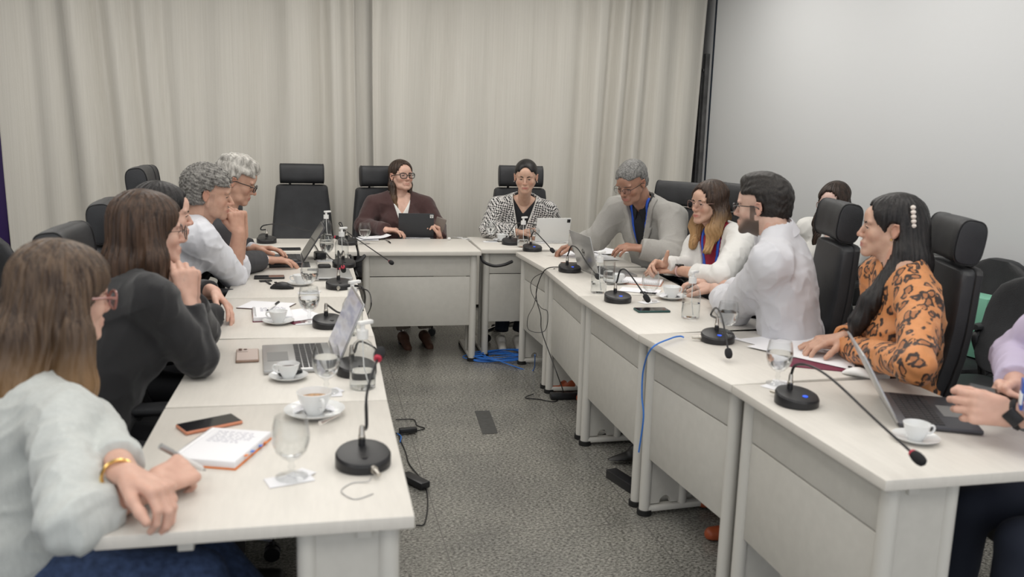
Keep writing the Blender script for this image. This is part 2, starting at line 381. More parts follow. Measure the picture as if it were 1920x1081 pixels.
def exec_chair():
    r = empty('executive_chair', (0, 0, 0), 0, 'x', 'chair', 'black high-back office chairs with headrests')
    rings = []
    for t in [0, .02, .06, .15, .3, .5, .7, .85, .94, .985, 1]:
        y = .25-.5*t; e = 1-.10*(abs(2*t-1)**6); k = .75 if t in (0, 1) else 1
        rings.append(sring(.25*e*(1-.04*(1-t)), (.045-.012*(1-t))*k, 28, (0, y, .47-.02*(t > .5)*(t-.5)-.05*max(0, .12-t)/.12*.5), 'y', 4))
    MB().loft(rings).build('seat', M['leather'], r)
    def back(y_off, th, grow, zlo=.48, zhi=1.075):
        rr = []
        for t in [0, .01, .03, .08, .2, .35, .5, .65, .8, .92, .97, .99, 1]:
            z = zlo+(zhi-zlo)*t; wdt = (.245-.055*t**1.3)+grow; e = {0: .8, .01: .93, .99: .95, 1: .86}.get(t, 1)
            yy = -.175-.16*t-.03*math.sin(PI*t*1.2)+y_off
            rr.append(sring(wdt*e, th*(.75 if t in (0, 1) else 1), 32, (0, yy, z), 'z', 5))
        return rr
    bk = MB().loft(back(0, .034, 0)).build('backrest', M['leather'], r)
    MB().loft(back(-.032, .018, .004, .47, 1.078)).build('back_shell', M['plastic_matte'], bk)
    hp = MB()
    for s in (-1, 1): hp.tube([(s*.09, -.345, 1.02), (s*.09, -.352, 1.08), (s*.09, -.335, 1.13)], .009, 10)
    hp.build('headrest_post', M['plastic'], r)
    hr = []
    for x, e in [(-.168, .80), (-.166, .93), (-.158, 1), (-.08, 1.0), (0, 1.0), (.08, 1.0), (.158, 1), (.166, .93), (.168, .80)]:
        hr.append(sring(.048*e, .078*e, 28, (x, -.315-.012*(1-(x/.17)**2), 1.165), 'x', 3.2, .12))
    h = MB().loft(hr).build('headrest', M['leather'], r)
    for s in (-1, 1): MB().tube([q for q in sring(.047, .077, 28, (s*.161, -.315, 1.165), 'x', 3.2, .12)], .003, 6, closed=True).build('piping', M['plastic'], h)
    for s in (-1, 1): arm(r, s)
    star_base(r, M['chrome'])
    return r
def task_chair():
    r = empty('task_chair', (0, 0, 0), 0, 'x', 'chair', 'black low-back task chairs')
    rings = []
    for t in [0, .03, .1, .25, .5, .75, .9, .97, 1]:
        y = .24-.46*t; e = {0: .72, .03: .86, .1: .96, .9: .96, .97: .88, 1: .78}.get(t, 1)
        rings.append(sring(.245*e, .04*(.7 if t in (0, 1) else 1), 28, (0, y, .465), 'y', 3.2))
    MB().loft(rings).build('seat', M['leather'], r)
    rr = []
    for t in [0, .02, .06, .15, .3, .45, .6, .75, .87, .95, .985, 1]:
        z = .52+.44*t; wd = .235*(1-abs(2*t-.85)**3.2*.33); e = {0: .7, .02: .84, .06: .95, .95: .85, .985: .66, 1: .45}.get(t, 1)
        rr.append(sring(wd*e, .03*(.6 if t in (0, 1) else 1), 30, (0, -.21-.09*t-.02*math.sin(PI*t), z), 'z', 3.2))
    MB().loft(rr).build('backrest', M['leather'], r)
    MB().tube(spline([(0, -.1, .42), (0, -.22, .42), (0, -.265, .5), (0, -.27, .66)], 5), .02, 10).build('back_bar', M['plastic'], r)
    for s in (-1, 1): arm(r, s)
    star_base(r, M['plastic'])
    return r
EX = exec_chair(); TK = task_chair()
def put_exec(px, py, D, ang, label, grp=None, base=None):
    """headrest centre at pixel (px,py), depth D; ang = facing direction in degrees (0=+x, 90=+y)"""
    h = dep(px, py, D) if base is None else np.array(base)
    a = math.radians(ang); f = np.array([math.cos(a), math.sin(a)])
    x, y = h[0]+.325*f[0], h[1]+.325*f[1]
    o = instance(EX, (x, y, 0), a-PI/2, label); o.scale = (1, 1, max(.9, min(1.09, h[2]/1.165))); return o
put_exec(566, 325, 6.7, -87, 'empty black high-back office chair facing the camera before the beige curtain')
put_exec(716, 330, 6.48, -80, 'black high-back office chair of the woman in the maroon jacket')
put_exec(976, 330, 6.5, -95, 'black high-back office chair of the woman in the black and white jacket')
put_exec(1277, 363, 5.5, 214, 'black high-back office chair of the man in the light grey blazer')
put_exec(1392, 372, 4.75, 190, 'black high-back office chair behind the woman in the white blazer')
put_exec(1575, 412, 3.62, 163, 'black high-back office chair of the bearded man in the white shirt')
put_exec(1795, 446, 3.12, 158, 'black high-back office chair of the woman in the leopard print blouse')
put_exec(262, 344, 4.15, 3, 'black high-back office chair of the curly-haired man in the white shirt')
put_exec(270, 338, 4.85, 0, 'black high-back office chair of the suited man, farthest in the left row')
put_exec(196, 412, 3.35, 5, 'black high-back office chair of the black-haired woman, behind the long-haired one')
put_exec(118, 468, 2.72, 0, 'black high-back office chair seen just above the hair of the nearest woman')
# p1's own chair, and the one at the right edge used by the person holding a phone
o = instance(EX, (-.62, 1.62, 0), math.radians(12)-PI/2+.0, 'black office chair the nearest woman in the pale blouse sits on'); o.scale = (1, 1, .93)
o = instance(EX, (2.13, 1.95, 0), PI*.95-PI/2, 'black office chair at the right edge, under the person holding a phone'); o.scale = (1, 1, .95)
instance(TK, tuple(onX(1840, 700, 2.72)[:2])+(0,), math.radians(190)-PI/2, 'empty black task chair standing before the green bag at the right')
instance(TK, (2.95, 4.62, 0), math.radians(200)-PI/2, 'black task chair of the woman seated by the screen')
instance(TK, (3.0, 3.55, 0), math.radians(182)-PI/2, 'black task chair with a green bag on its seat, behind the bearded man')
instance(TK, tuple(at(52, 425, .95)[:2])+(0,), math.radians(60)-PI/2, 'black task chair cut by the left edge of the picture')
# ------------------------------------------------------------------ table things
TZ = .7402
def mic(base, yaw, neck, label, dirq=None, ring=True, cable=None, lit=True, z=.74, plug=90):
    """base pixel; neck = list of pixels from the connector top to the capsule; dirq = world xy point fixing the neck plane"""
    B = at(*base, z); r = empty('gooseneck_microphone', (B[0], B[1], TZ+(z-.74)), yaw, label, 'microphone', 'black gooseneck table microphones')
    rg = []
    for rad, zz in [(.049, 0), (.052, .004), (.052, .0), ]: pass
    vs = []; n = 32
    prof = [(.050, 0, 0), (.0525, .003, 0), (.0525, .016, 1), (.0495, .021, 1), (.047, .0215, 1), (.03, .023, 1), (.001, .024, 1)]
    rings = []
    for rad, zz, tl in prof:
        rings.append([(rad*math.cos(2*PI*k/n), rad*math.sin(2*PI*k/n), zz+tl*.008*(1+math.sin(2*PI*k/n)*rad/.05)) for k in range(n)])
    rings = [[(x_*1.22, y_*1.22, z_*1.15) for x_, y_, z_ in r0] for r0 in rings]
    b = MB().loft(rings).build('base', M['plastic'], r, sharp=30)
    tl = .034
    MB().lathe([(.0, 0), (.0085, .0), (.0085, .0025), (0.0, .0035)], (0, -.028, tl-.004), 16).build('talk_button', M['blue_led'] if lit else M['plastic'], b)
    cz = TZ+(z-.74)
    c3 = MB().cyl((0, .028, tl), (0, .028, tl+.022), .0085).build('socket', M['plastic'], r)
    MB().lathe([(.0075, .0), (.0085, .002), (.0085, .008), (.007, .01), (.0065, .026), (.0045, .034)], (0, .028, tl+.02), 18).build('connector', M['nickel'], r)
    cw = np.array([B[0]-math.sin(yaw)*.028, B[1]+math.cos(yaw)*.028, cz+tl+.05])
    q = np.array(dirq if dirq is not None else at(*neck[-1], .86))
    P = [cw]+[onV(px, py, cw, q) for px, py in neck]
    inv = Matrix.Rotation(-yaw, 3, 'Z'); loc = Vector((B[0], B[1], cz))
    P = [np.array(inv @ (Vector(p)-loc)) for p in P]
    S = spline(P, 7); rad = [.0042 if i < len(S)*.42 else .0033 for i in range(len(S))]
    MB().tube(S, rad, 8).build('gooseneck', M['plastic'], r)
    e = S[-1]; d = e-S[-4]; d = d/np.linalg.norm(d)
    Rm = Vector((0, 0, 1)).rotation_difference(Vector(d)).to_matrix().to_4x4(); T = Matrix.Translation(Vector(e))
    if ring: MB().lathe([(.004, -.006), (.0095, -.004), (.0105, .0), (.0105, .004), (.008, .006)], n=18).xf(T @ Rm).build('light_ring', M['red'], r)
    MB().lathe([(.006, 0), (.0115, .004), (.0135, .014), (.0135, .026), (.0115, .036), (.006, .042), (0, .043)], n=20).xf(T @ Rm).build('foam_windscreen', M['foam'], r)
    MB().tube([(0, -.0, .0), (0, 0, .001)], .001, 4) 
    pa = math.radians(plug); pc, ps = math.cos(pa), math.sin(pa)
    MB().cyl((.06*pc, .06*ps, .014), (.072*pc, .072*ps, .014), .0085).cyl((.072*pc, .072*ps, .014), (.098*pc, .098*ps, .013), .0065, .005).build('cable_plug', M['nickel'], r)
    return r
def goblet(px, label, fill=.5, napkin=True, z=.74, s=1.12, ang=.2):
    B = at(*px, z)
    if napkin:
        nk = MB().box((B[0]-.005, B[1]-.005, TZ+.0015), (.10, .055, .002), .0008, rot=ang).box((B[0]+.02, B[1]+.02, TZ+.0035), (.05, .045, .0015), .0006, rot=ang+.5)
        tag(nk.build('paper_napkin', M['paper']), 'folded napkin under the '+label, 'napkin', 'paper napkins under glasses')
    r = empty('water_goblet', (B[0], B[1], TZ+(.005 if napkin else 0)), 0, label, 'glass', 'stemmed water goblets')
    out = [(0, 0), (.031, 0), (.032, .002), (.02, .005), (.006, .010), (.0045, .016), (.008, .022), (.0045, .029), (.007, .036), (.018, .042), (.030, .055), (.0365, .075), (.037, .09), (.034, .11), (.0305, .126)]
    inn = [(.0295, .126), (.033, .11), (.0358, .09), (.0353, .075), (.029, .057), (.016, .045), (0, .042)]
    MB().lathe([(a*s, b*s) for a, b in out+inn], n=36, close=False).build('glass_bowl', M['glass'], r, sharp=60)
    if fill:
        zt = .046+fill*.075; pr = [(0, .0425)]+[(a-.0006, b) for a, b in inn[::-1] if .043 < b < zt]
        import bisect
        rt = np.interp(zt, [b for a, b in inn[::-1]], [a for a, b in inn[::-1]])-.0006
        MB().lathe([(a*s, b*s) for a, b in pr+[(rt, zt), (0, zt)]], n=32, close=False).build('water', M['water'], r, sharp=40)
    return r
def cup(px, label, coffee=None, s=1.0, hang=0., z=.74, napkin=False):
    B = at(*px, z)
    sa = empty('saucer', (B[0], B[1], TZ), 0, 'white saucer under the '+label, 'saucer', 'white saucers')
    MB().lathe([(a*s, b*s) for a, b in [(0, 0), (.035, 0), (.037, .003), (.062, .010), (.072, .016), (.0725, .018), (.062, .014), (.035, .0075), (.024, .006), (.022, .0045), (0, .0045)]], n=40, close=False).build('plate', M['porcelain'], sa)
    if napkin:
        f = MB().box((.028*s, .012, .018*s), (.06, .04, .003), .001, rot=Matrix.Rotation(.4, 3, 'Y')).box((-.030*s, .008, .02*s), (.05, .045, .003), .001, rot=Matrix.Rotation(-.45, 3, 'Y'))
        tag(f.build('crumpled_napkin', M['paper'], None, loc=(B[0], B[1], TZ)), 'crumpled napkin beside the '+label, 'napkin')
    r = empty('cup', (B[0], B[1], TZ+.005*s), hang, label, 'cup', 'white cups')
    MB().lathe([(a*s, b*s) for a, b in [(0, 0), (.021, 0), (.022, .004), (.0285, .016), (.037, .036), (.0415, .052), (.0425, .055), (.041, .0555), (.0395, .052), (.035, .036), (.026, .016), (.018, .006), (0, .006)]], n=40, close=False).build('bowl', M['porcelain'], r)
    MB().tube([(a*s, 0, b*s) for a, b in [(t[0], t[2]) for t in spline([(.036, 0, .044), (.052, 0, .047), (.058, 0, .036), (.048, 0, .022), (.029, 0, .020)], 5)]], .0038*s, 8).build('handle', M['porcelain'], r)
    if coffee: MB().lathe([(0, 0), (.036*s, 0), (.036*s, .001), (0, .001)], (0, 0, .038*s), 28, close=False).build('coffee', M[coffee], r)
    return r
def bottle(px, label, fill=.5, z=.74, s=1.18):
    B = at(*px, z); r = empty('pump_bottle', (B[0], B[1], TZ), .6, label, 'bottle', 'clear pump bottles of hand sanitiser')
    pr = [(0, 0), (.028, 0), (.0325, .003), (.033, .01), (.033, .085), (.031, .10), (.022, .118), (.0125, .126), (.0125, .133), (.011, .134)]
    MB().lathe([(a*s, b*s) for a, b in pr], n=32, close=False).build('bottle_body', M['bottle'], r, sharp=60)
    MB().lathe([(0, .003), (.031*s, .004), (.0318*s, .012), (.0318*s, .012+fill*.085), (0, .012+fill*.085)], n=30, close=False).build('gel', M['water'], r)
    MB().cyl((0, 0, .13*s), (0, 0, .152*s), .0145*s).cyl((0, 0, .152*s), (0, 0, .165*s), .006*s).box((.009*s, 0, .17*s), (.042*s, .015*s, .010*s), .003).build('pump', M['white_plastic'], r)
    MB().tube([(0, 0, .13*s), (.004, 0, .06*s), (.014*s, .0, .012)], .002, 6).build('dip_tube', M['white_plastic'], r)
    return r
def keyboard_mat(): pass
M['key'] = mat('dark_keys', (.03, .03, .033), .5)
def screen_mat(nt, b):
    L = nt.links.new; tc = N(nt, 'ShaderNodeTexCoord'); mp = N(nt, 'ShaderNodeMapping'); mp.inputs['Scale'].default_value = (3, 3, 14); L(tc.outputs['Object'], mp.inputs[0])
    n = N(nt, 'ShaderNodeTexNoise', Scale=2.2, Detail=4.); L(mp.outputs[0], n.inputs['Vector'])
    r = ramp(nt, [(.35, (.24, .24, .30)), (.5, (.40, .39, .41)), (.62, (.32, .30, .30))]); L(n.outputs['Fac'], r.inputs[0])
    L(r.outputs[0], b.inputs['Emission Color']); b.inputs['Emission Strength'].default_value = .55; setc(b.inputs['Base Color'], (.02, .02, .02)); b.inputs['Roughness'].default_value = .2
M['screen_on'] = ramp_mat('lit_screen', screen_mat, .2)
def laptop(hinge, ang, open_deg, label, body='alu', w_=.32, d=.225, keys='key', lit=True, logo=True, name='laptop', h=None, deck=None):
    """hinge: world xy of hinge centre; ang: direction from hinge towards the user (degrees)"""
    a = math.radians(ang); r = empty(name, (hinge[0], hinge[1], TZ), a+PI/2, label, 'laptop')
    h = h or d-.005
    MB().box((0, -d/2, .008), (w_, d, .013), .004).build('keyboard_base', M[deck or body], r)
    kb = MB()
    for j in range(5):
        for i in range(13): kb.box((-w_*.42+i*w_*.07, -.035-j*.0195, .0155), (w_*.06, .0165, .002), 0)
    k = kb.build('keyboard', M[keys], r)
    MB().box((0, -d*.79, .0148), (w_*.34, d*.3, .0008), 0).build('touchpad', mat('touchpad', (.2, .2, .2) if body == 'alu' else (.03, .03, .035), .35), r)
    t = math.radians(open_deg-90); Rx = Matrix.Translation((0, 0, .014)) @ Matrix.Rotation(-t, 4, 'X')
    MB().box((0, .003, h/2), (w_, .006, h), .0025).xf(Rx).build('lid', M[body], r)
    MB().box((0, -.0008, h/2+.003), (w_-.012, .001, h-.02), 0).xf(Rx).build('display', M['screen_on'] if lit else M['screen_black'], r)
    if logo == 'hp':
        g = MB(); cc = .019
        g.tube([(cc*math.cos(x), .0068, h*.5+cc*math.sin(x)) for x in [2*PI*k/28 for k in range(28)]], .0007, 6, closed=True)
        for a_, b_ in [((-.010, .014), (-.004, -.006)), ((-.006, 0), (.000, .002)), ((.0, .002), (-.003, -.007)), ((.006, .005), (.0, -.016)), ((.006, .005), (.012, .005)), ((.012, .005), (.009, -.006)), ((.009, -.006), (.003, -.006))]:
            g.tube([(-a_[0], .0068, h*.5+a_[1]), (-b_[0], .0068, h*.5+b_[1])], .0006, 5)
        g.xf(Rx).build('lid_emblem', M['chrome'] if body != 'alu' else M['plastic'], r)
    return r
def tablet(c, ang, lean, label, m_, w_=.25, h=.18, stand=True, z0=.012):
    a = math.radians(ang); r = empty('tablet', (c[0], c[1], TZ), a+PI/2, label, 'tablet')
    Rx = Matrix.Translation((0, 0, z0)) @ Matrix.Rotation(-math.radians(lean), 4, 'X')
    MB().box((0, .004, h/2), (w_, .008, h), .004).xf(Rx).build('folio_cover', m_, r)
    MB().box((0, -.001, h/2), (w_-.008, .004, h-.008), .003).xf(Rx).build('display', M['screen_black'], r)
    cm = MB().box((-w_/2+.018, .0095, h-.02), (.024, .003, .024), .005).xf(Rx).build('camera_plate', M['white_plastic'] if m_.name != 'white_folio' else M['plastic'], r)
    g = MB()
    for dx, dz in [(-.005, .005), (.005, .005), (0, -.005)]: g.cyl((-w_/2+.018+dx, .0108, h-.02+dz), (-w_/2+.018+dx, .0122, h-.02+dz), .0035, n=12)
    g.xf(Rx).build('camera_lens', M['screen_black'], cm)
    MB().box((0, -.07, .004), (w_, .2, .006), .002).build('keyboard_base', m_, r)
    MB().box((0, .03, .003), (w_*.8, .008, .006), .001).build('stand_foot', M['chrome'], r)
    return r
def phone(px, ang, label, m_case, m_face=None, z=.74, s=(.074, .15), camera=False, group=None):
    B = at(*px, z) if len(px) == 2 else px
    r = empty('phone', (B[0], B[1], TZ), math.radians(ang), label, 'phone', group)
    MB().box((0, 0, .0048), (s[0], s[1], .0095), .004, seg=3).build('case', m_case, r)
    MB().box((0, 0, .0097), (s[0]-.006, s[1]-.006, .0008), 0).build('face', m_face or M['screen_black'], r)
    if camera:
        c = MB().box((-.015, s[1]/2-.025, .0115), (.034, .036, .003), .0014).build('camera_bump', m_face, r)
        g = MB()
        for dx, dy in [(-.008, .008), (-.008, -.008), (.008, 0)]: g.cyl((-.015+dx, s[1]/2-.025+dy, .0125), (-.015+dx, s[1]/2-.025+dy, .0145), .0062, n=16)
        g.build('camera_lens', M['screen_black'], c)
    return r
def sheet(corners, label, name='paper_sheet', z=.0006, m_='paper', group='loose paper sheets', th=.0008, curl=0, cat='paper'):
    """corners: 4 world xy; slightly bowed sheet with thickness"""
    c = [np.array(q[:2], float) for q in corners]; n = 8; vs = []; fs = []
    for k in (0, 1):
        for i in range(n+1):
            for j in range(n+1):
                u, v = i/n, j/n; q = (1-u)*(1-v)*c[0]+u*(1-v)*c[1]+u*v*c[2]+(1-u)*v*c[3]
                zz = TZ+z+k*th+curl*(max(0, u-.5)*2)**2
                vs.append((q[0], q[1], zz))
    W = n+1
    for k in (0, 1):
        for i in range(n):
            for j in range(n):
                q = (k*W*W+i*W+j, k*W*W+(i+1)*W+j, k*W*W+(i+1)*W+j+1, k*W*W+i*W+j+1); fs.append(q if k else q[::-1])
    for i in range(n):
        for (a, b) in ((i*W, (i+1)*W), (i*W+n, (i+1)*W+n), (i, i+1), (n*W+i, n*W+i+1)): fs.append((a, b, b+W*W, a+W*W))
    return tag(MB().add(vs, fs).build(name, M[m_], sharp=60), label, cat, group)
def sheet_at(c, ang, label, w_=.21, h=.297, **k):
    a = math.radians(ang); u = np.array([math.cos(a), math.sin(a)])*w_/2; v = np.array([-math.sin(a), math.cos(a)])*h/2; c = np.array(c[:2])
    return sheet([c-u-v, c+u-v, c+u+v, c-u+v], label, **k)
def pen(p, q, label, body='white_plastic', r_=.0045, name='pen', tip='plastic'):
    p = np.array(p, float); q = np.array(q, float); d = q-p; rt = empty(name, tuple(p), 0, label, 'pen')
    MB().tube([d*.08, d*.1, d*.62], [r_*.8, r_, r_], 12).build('barrel', M[body], rt)
    MB().tube([d*0, d*.08], [.001, r_*.8], 12).build('tip', M[tip], rt)
    MB().tube([d*.62, d*1.0], [r_*1.06, r_*1.0], 12).tube([d*.7+V(0, 0, r_*1.3), d*.97+V(0, 0, r_*1.3)], .0012, 6).build('cap', M[tip], rt)
    return rt
def cable(pts, label, m_='plastic', r_=.0028, name='cable', n=8, group=None):
    return tag(MB().tube(spline(pts, n), r_, 6).build(name, M[m_]), label, 'cable', group)
# --- left row, from the front
def notebook(c, ang, w_, h, label, cover='orange', spiral=True, th=.016, tabs=True, lines=True):
    r = empty('notebook', (c[0], c[1], TZ), math.radians(ang), label, 'notebook')
    MB().box((0, 0, .0015), (w_+.006, h+.006, .003), .001).build('back_cover', M[cover], r)
    MB().box((0, 0, .003+th/2), (w_, h, th), .0015).build('page_block', M['paper'], r)
    if spiral:
        g = MB()
        for i in range(int(h/.009)):
            y = -h/2+.01+i*.009
            if y > h/2-.008: break
            g.tube([(-w_/2+.006+.009*math.cos(a), y, .003+th/2+(th/2+.004)*math.sin(a)) for a in [2*PI*k/10 for k in range(10)]], .0007, 4, closed=True)
        g.build('spiral_binding', M['silver'], r)
    if tabs:
        for k, (m_, y) in enumerate((('orange', .06), ('blue_cable', .03), ('blue_cable', -.015), ('orange', -.05))):
            MB().box((w_/2+.002, y, .006+.003*k), (.012, .012, .0008), 0).build('index_tab', M[m_], r)
    if lines:
        rnd = random.Random(3); g = MB()
        for j in range(7):
            x = -w_/2+.03; y = h/2-.025-j*.011
            while x < w_/2-.03-.02*(j > 4):
                l = .006+.012*rnd.random(); pts = [(x+l*t, y+.0022*math.sin(t*9+j), .0035+th) for t in (0, .25, .5, .75, 1)]; g.tube(pts, .0003, 4); x += l+.005
        g.build('handwriting', mat('ink', (.08, .08, .2), .6), r)
    return r
notebook(at(418, 838, .75), -20, .155, .205, 'open notebook with orange back cover, index tabs and handwriting on the nearest left desk')
phone((393, 798), 118, 'black-faced phone in a peach case behind the orange notebook', M['peach'])
goblet((547, 898), 'nearly empty water goblet, nearest on the left row', .06, ang=.3)
cup((590, 778), 'large cup with brown coffee foam, nearest on the left row', 'coffee', 1.12, -1.2, napkin=True)
tag(MB().tube([at(600, 793, .765), at(640, 775, .765)], [.006, .0018], 8).build('teaspoon', M['silver']), 'silver teaspoon on the saucer of the large coffee cup', 'spoon')
mic((681, 872), 0.05, [(687, 800), (687, 745), (696, 705), (708, 672)], 'gooseneck microphone nearest the camera on the left row', dirq=at(755, 760)[:2], lit=False, plug=-75)
cable([at(697, 893, .755), at(690, 902, .744), at(660, 905, .742), at(640, 920, .742), at(665, 935, .742), at(700, 925, .742)], 'thin grey wire looping from the nearest microphone on the left row', 'alu', .0012)
phone((464, 669), 4, 'phone lying face down in a clear tan-edged case', mat('tan_clear_case', (.30, .20, .15), .3), mat('blush_back', (.55, .46, .42), .3), camera=True)
cup((541, 710), 'small espresso cup beside the earbud case', 'coffee_dark', .82, 2.9)
tag(MB().box(tuple(at(544, 697, .752)), (.075, .04, .022), .010, rot=.2).build('earbud_case', M['plastic']), 'dark earbud case half hidden behind the espresso cup', 'case')
goblet((612, 738), 'water goblet in front of the open left-row laptop', .66, ang=.0)
bottle((680, 727), 'half-full pump bottle beside the goblet, nearest on the left row', .5)
laptop((.047, 2.885), 184, 113, 'open silver laptop turned towards the long-haired woman in black', w_=.335, d=.225)
mic((668, 700), 0.5, [(664, 660), (674, 640), (700, 650), (709, 660)], 'gooseneck microphone behind the nearest pump bottle', dirq=at(740, 640)[:2], lit=False)
# second pair of desks
notebook(at(510, 590, .745), 5, .15, .205, 'white spiral notebook with a pen lying on its open page', 'maroon', tabs=False)
notebook(at(500, 573, .742), 70, .15, .20, 'dark brown planner under the white spiral notebook', 'coffee_dark', False, .002, False, False)
pen(at(500, 582, .766), at(523, 566, .766), 'dark and white pen on the white spiral notebook', 'white_plastic')
sheet_at(at(560, 592), 30, 'white sheet beside the spiral notebook, red folder edge below', .15, .2, z=.005)
tag(MB().box(tuple(at(560, 594, .742)), (.16, .215, .003), .001, rot=math.radians(30)).build('folder', M['maroon']), 'thin dark red folder under the sheet by the spiral notebook', 'folder')
cup((522, 606), 'coffee cup in front of the spiral notebook', None, .85, 2.8)
goblet((580, 605), 'water goblet next to the spiral notebook', .55, ang=.1)
mic((617, 612), .4, [(640, 586), (660, 560), (676, 570), (683, 588)], 'gooseneck microphone half hidden behind the open laptop', dirq=at(700, 575)[:2], lit=False)
bottle((661, 627), 'pump bottle behind the tilted laptop screen on the left row', .4)
# third
phone((505, 521), 93, 'black phone lying flat in front of the man in the white shirt', M['plastic'], group='black phones lying flat on the left row')
tag(MB().box(tuple(at(498, 526, .744)), (.06, .03, .006), .002, rot=.3).tube([at(498, 526, .744), at(507, 533, .742)], .006, 6).build('phone_clip', M['plastic']), 'small black clip under the phone on the left row', 'clip')
def mouse(px, ang, label, m_, s=1.):
    B = at(*px); r = empty('computer_mouse', (B[0], B[1], TZ), math.radians(ang), label, 'mouse')
    rr = []
    for t in [0, .03, .12, .3, .5, .7, .88, .97, 1]:
        k = math.sin(PI*min(max(t, .02), .98))**.45; rr.append([(.03*k*math.cos(a)*s, (.055-.11*t)*s, max(0, .017*k*(1+math.sin(a)) if math.sin(a) > 0 else .017*k*(1+math.sin(a)))*s) for a in [2*PI*q/20 for q in range(20)]])
    MB().loft(rr).build('shell', M[m_], r)
    MB().box((0, .03*s, .030*s), (.006, .014, .006), .002).build('wheel', M['rubber'], r)
    return r
mouse((529, 541), 80, 'black mouse between the two phones of the left row', 'plastic')
cup((563, 534), 'coffee cup half hidden behind a goblet, beside the closed laptop', None, .85, 3.0)
goblet((581, 549), 'water goblet in front of the closed silver laptop', .5, ang=.05)
r_ = empty('laptop', tuple(at(618, 517)[:2])+(TZ,), .03, 'closed silver laptop on the left row beside a microphone', 'laptop')
MB().box((0, 0, .009), (.22, .30, .016), .004).build('shell', M['alu'], r_)
MB().box((-.0, -.1505, .008), (.12, .002, .006), 0).build('ports', M['plastic'], r_)
mic((636, 540), .1, [(634, 500), (636, 475), (640, 485), (643, 500)], 'gooseneck microphone in front of the closed laptop on the left row', dirq=at(650, 520)[:2], lit=False, plug=-100)
mic((645, 500), .1, [(638, 478), (634, 470), (634, 484), (635, 504)], 'gooseneck microphone just behind the closed laptop', dirq=at(628, 520)[:2], lit=False)
# D row: suited man
laptop((-.085, 5.085), 183, 122, 'open laptop the suited man types on', body='darkalu', w_=.33, d=.22, h=.23, lit=False)
MBm = MB().box(tuple(at(543, 496, .7412)), (.22, .19, .002), .0008, rot=.05)
tag(MBm.build('mouse_pad', M['foam']), 'black mouse pad under the hand of the suited man', 'mouse pad')
mouse((549, 494), 75, 'black mouse under the hand of the suited man', 'plastic')
phone((541, 468), 92, 'black phone lying flat behind the suited man\'s laptop hand', M['plastic'], group='black phones lying flat at the far left')
goblet((613, 489), 'water goblet right behind the pump bottle of the suited man', .5, ang=.1)
bottle((641, 493), 'pump bottle at the inner end of the left row near the back desk', .45)
bottle((612, 452), 'pump bottle rising behind the suited man\'s laptop screen', .4)
tag(MB().box(tuple(at(608, 499, .75)), (.07, .05, .025), .010, rot=.1).build('earbud_case', M['plastic']), 'shiny black earbud case by the goblet of the suited man', 'case')
cable([at(585, 455, .745), at(592, 462, .75), at(600, 480, .745), at(590, 486, .745), at(605, 470, .76), at(620, 484, .745), at(628, 488, .745)], 'tangled black cables behind the suited man\'s laptop', r_=.004)
tag(MB().box(tuple(at(600, 478, .76)), (.06, .09, .04), .008, rot=.2).build('power_adapter', M['plastic']), 'black power adapter beside the suited man\'s laptop', 'adapter')
mic((500, 455), .0, [(489, 430), (496, 422), (530, 420), (568, 430), (628, 444)], 'gooseneck microphone before the empty chair, neck stretched to the right', dirq=at(640, 456)[:2], lit=False)
mic((652, 458), .2, [(646, 436), (640, 418), (636, 420), (650, 434), (690, 462), (731, 490)], 'gooseneck microphone at the left end of the maroon-jacketed woman\'s desk', dirq=(at(731, 490, .72)[:2]+V(.0, 0)), lit=False)
# back desk
goblet((684, 457), 'water goblet beside the papers of the woman in maroon', .5, napkin=False)
sheet_at(at(702, 448), 15, 'creased sheet before the woman in the maroon jacket', .2, .14, z=.012, curl=.02)
sheet_at(at(683, 449), -6, 'lower sheet under the creased one by the maroon-jacketed woman', .2, .14, z=.004)
pen(at(722, 448, .745), at(732, 455, .745), 'grey pen left of the dark tablet', 'alu', .004)
M['dark_folio'] = mat('dark_folio', (.035, .037, .042), .6, bump=.1); M['white_folio'] = mat('white_folio', (.72, .72, .71), .5)
tablet(at(780, 446), 86, 14, 'tablet in a charcoal folio in front of the woman in maroon', M['dark_folio'], .25, .175)
eb = MB()
for k in range(3): eb.tube([at(868+8*k-6, 445+2*math.sin(k), .744)+V(.02*math.cos(a), .02*math.sin(a), 0) for a in [2*PI*q/14 for q in range(14)]], .0018, 5, closed=True)
tag(eb.tube(spline([at(846, 443, .742), at(860, 446, .742), at(880, 450, .742), at(890, 447, .742)], 5), .0016, 5).build('earphones', M['white_plastic']), 'tangle of white wired earphones on the back desk', 'earphones')
tag(MB().box(tuple(at(842, 447, .75)), (.022, .022, .018), .006).build('charger_tip', M['white_plastic']), 'tiny white charging cube near the white earphones', 'charger')
goblet((920, 453), 'water goblet left of the white cup on the back desk', .5, ang=.0)
cup((940, 452), 'white cup on the back-right desk between goblet and microphone', None, .85, 0, napkin=True)
mic((958, 458), .0, [(958, 432), (970, 418), (1000, 420), (1040, 428), (1082, 440)], 'gooseneck microphone of the black and white jacket woman, neck stretched to the right', dirq=at(1082, 452)[:2]+V(.02, -.02), lit=False)
bottle((980, 463), 'pump bottle between two microphones on the back-right desk', .45)
goblet((1003, 455), 'water goblet right behind the pump bottle on the back-right desk', .5, napkin=False)
tablet(at(1034, 455), 92, 14, 'tablet in a white folio in front of the black and white jacket', M['white_folio'], .25, .175)
mic((998, 470), .2, [(996, 443), (1002, 434), (1018, 449), (1033, 466)], 'gooseneck microphone at the corner where the right row meets the back row', dirq=at(1036, 480)[:2], ring=False)
mic((1068, 509), .3, [(1066, 474), (1072, 461), (1084, 467), (1100, 492), (1118, 515)], 'gooseneck microphone in front of the emblem laptop', dirq=at(1118, 535)[:2], ring=False)
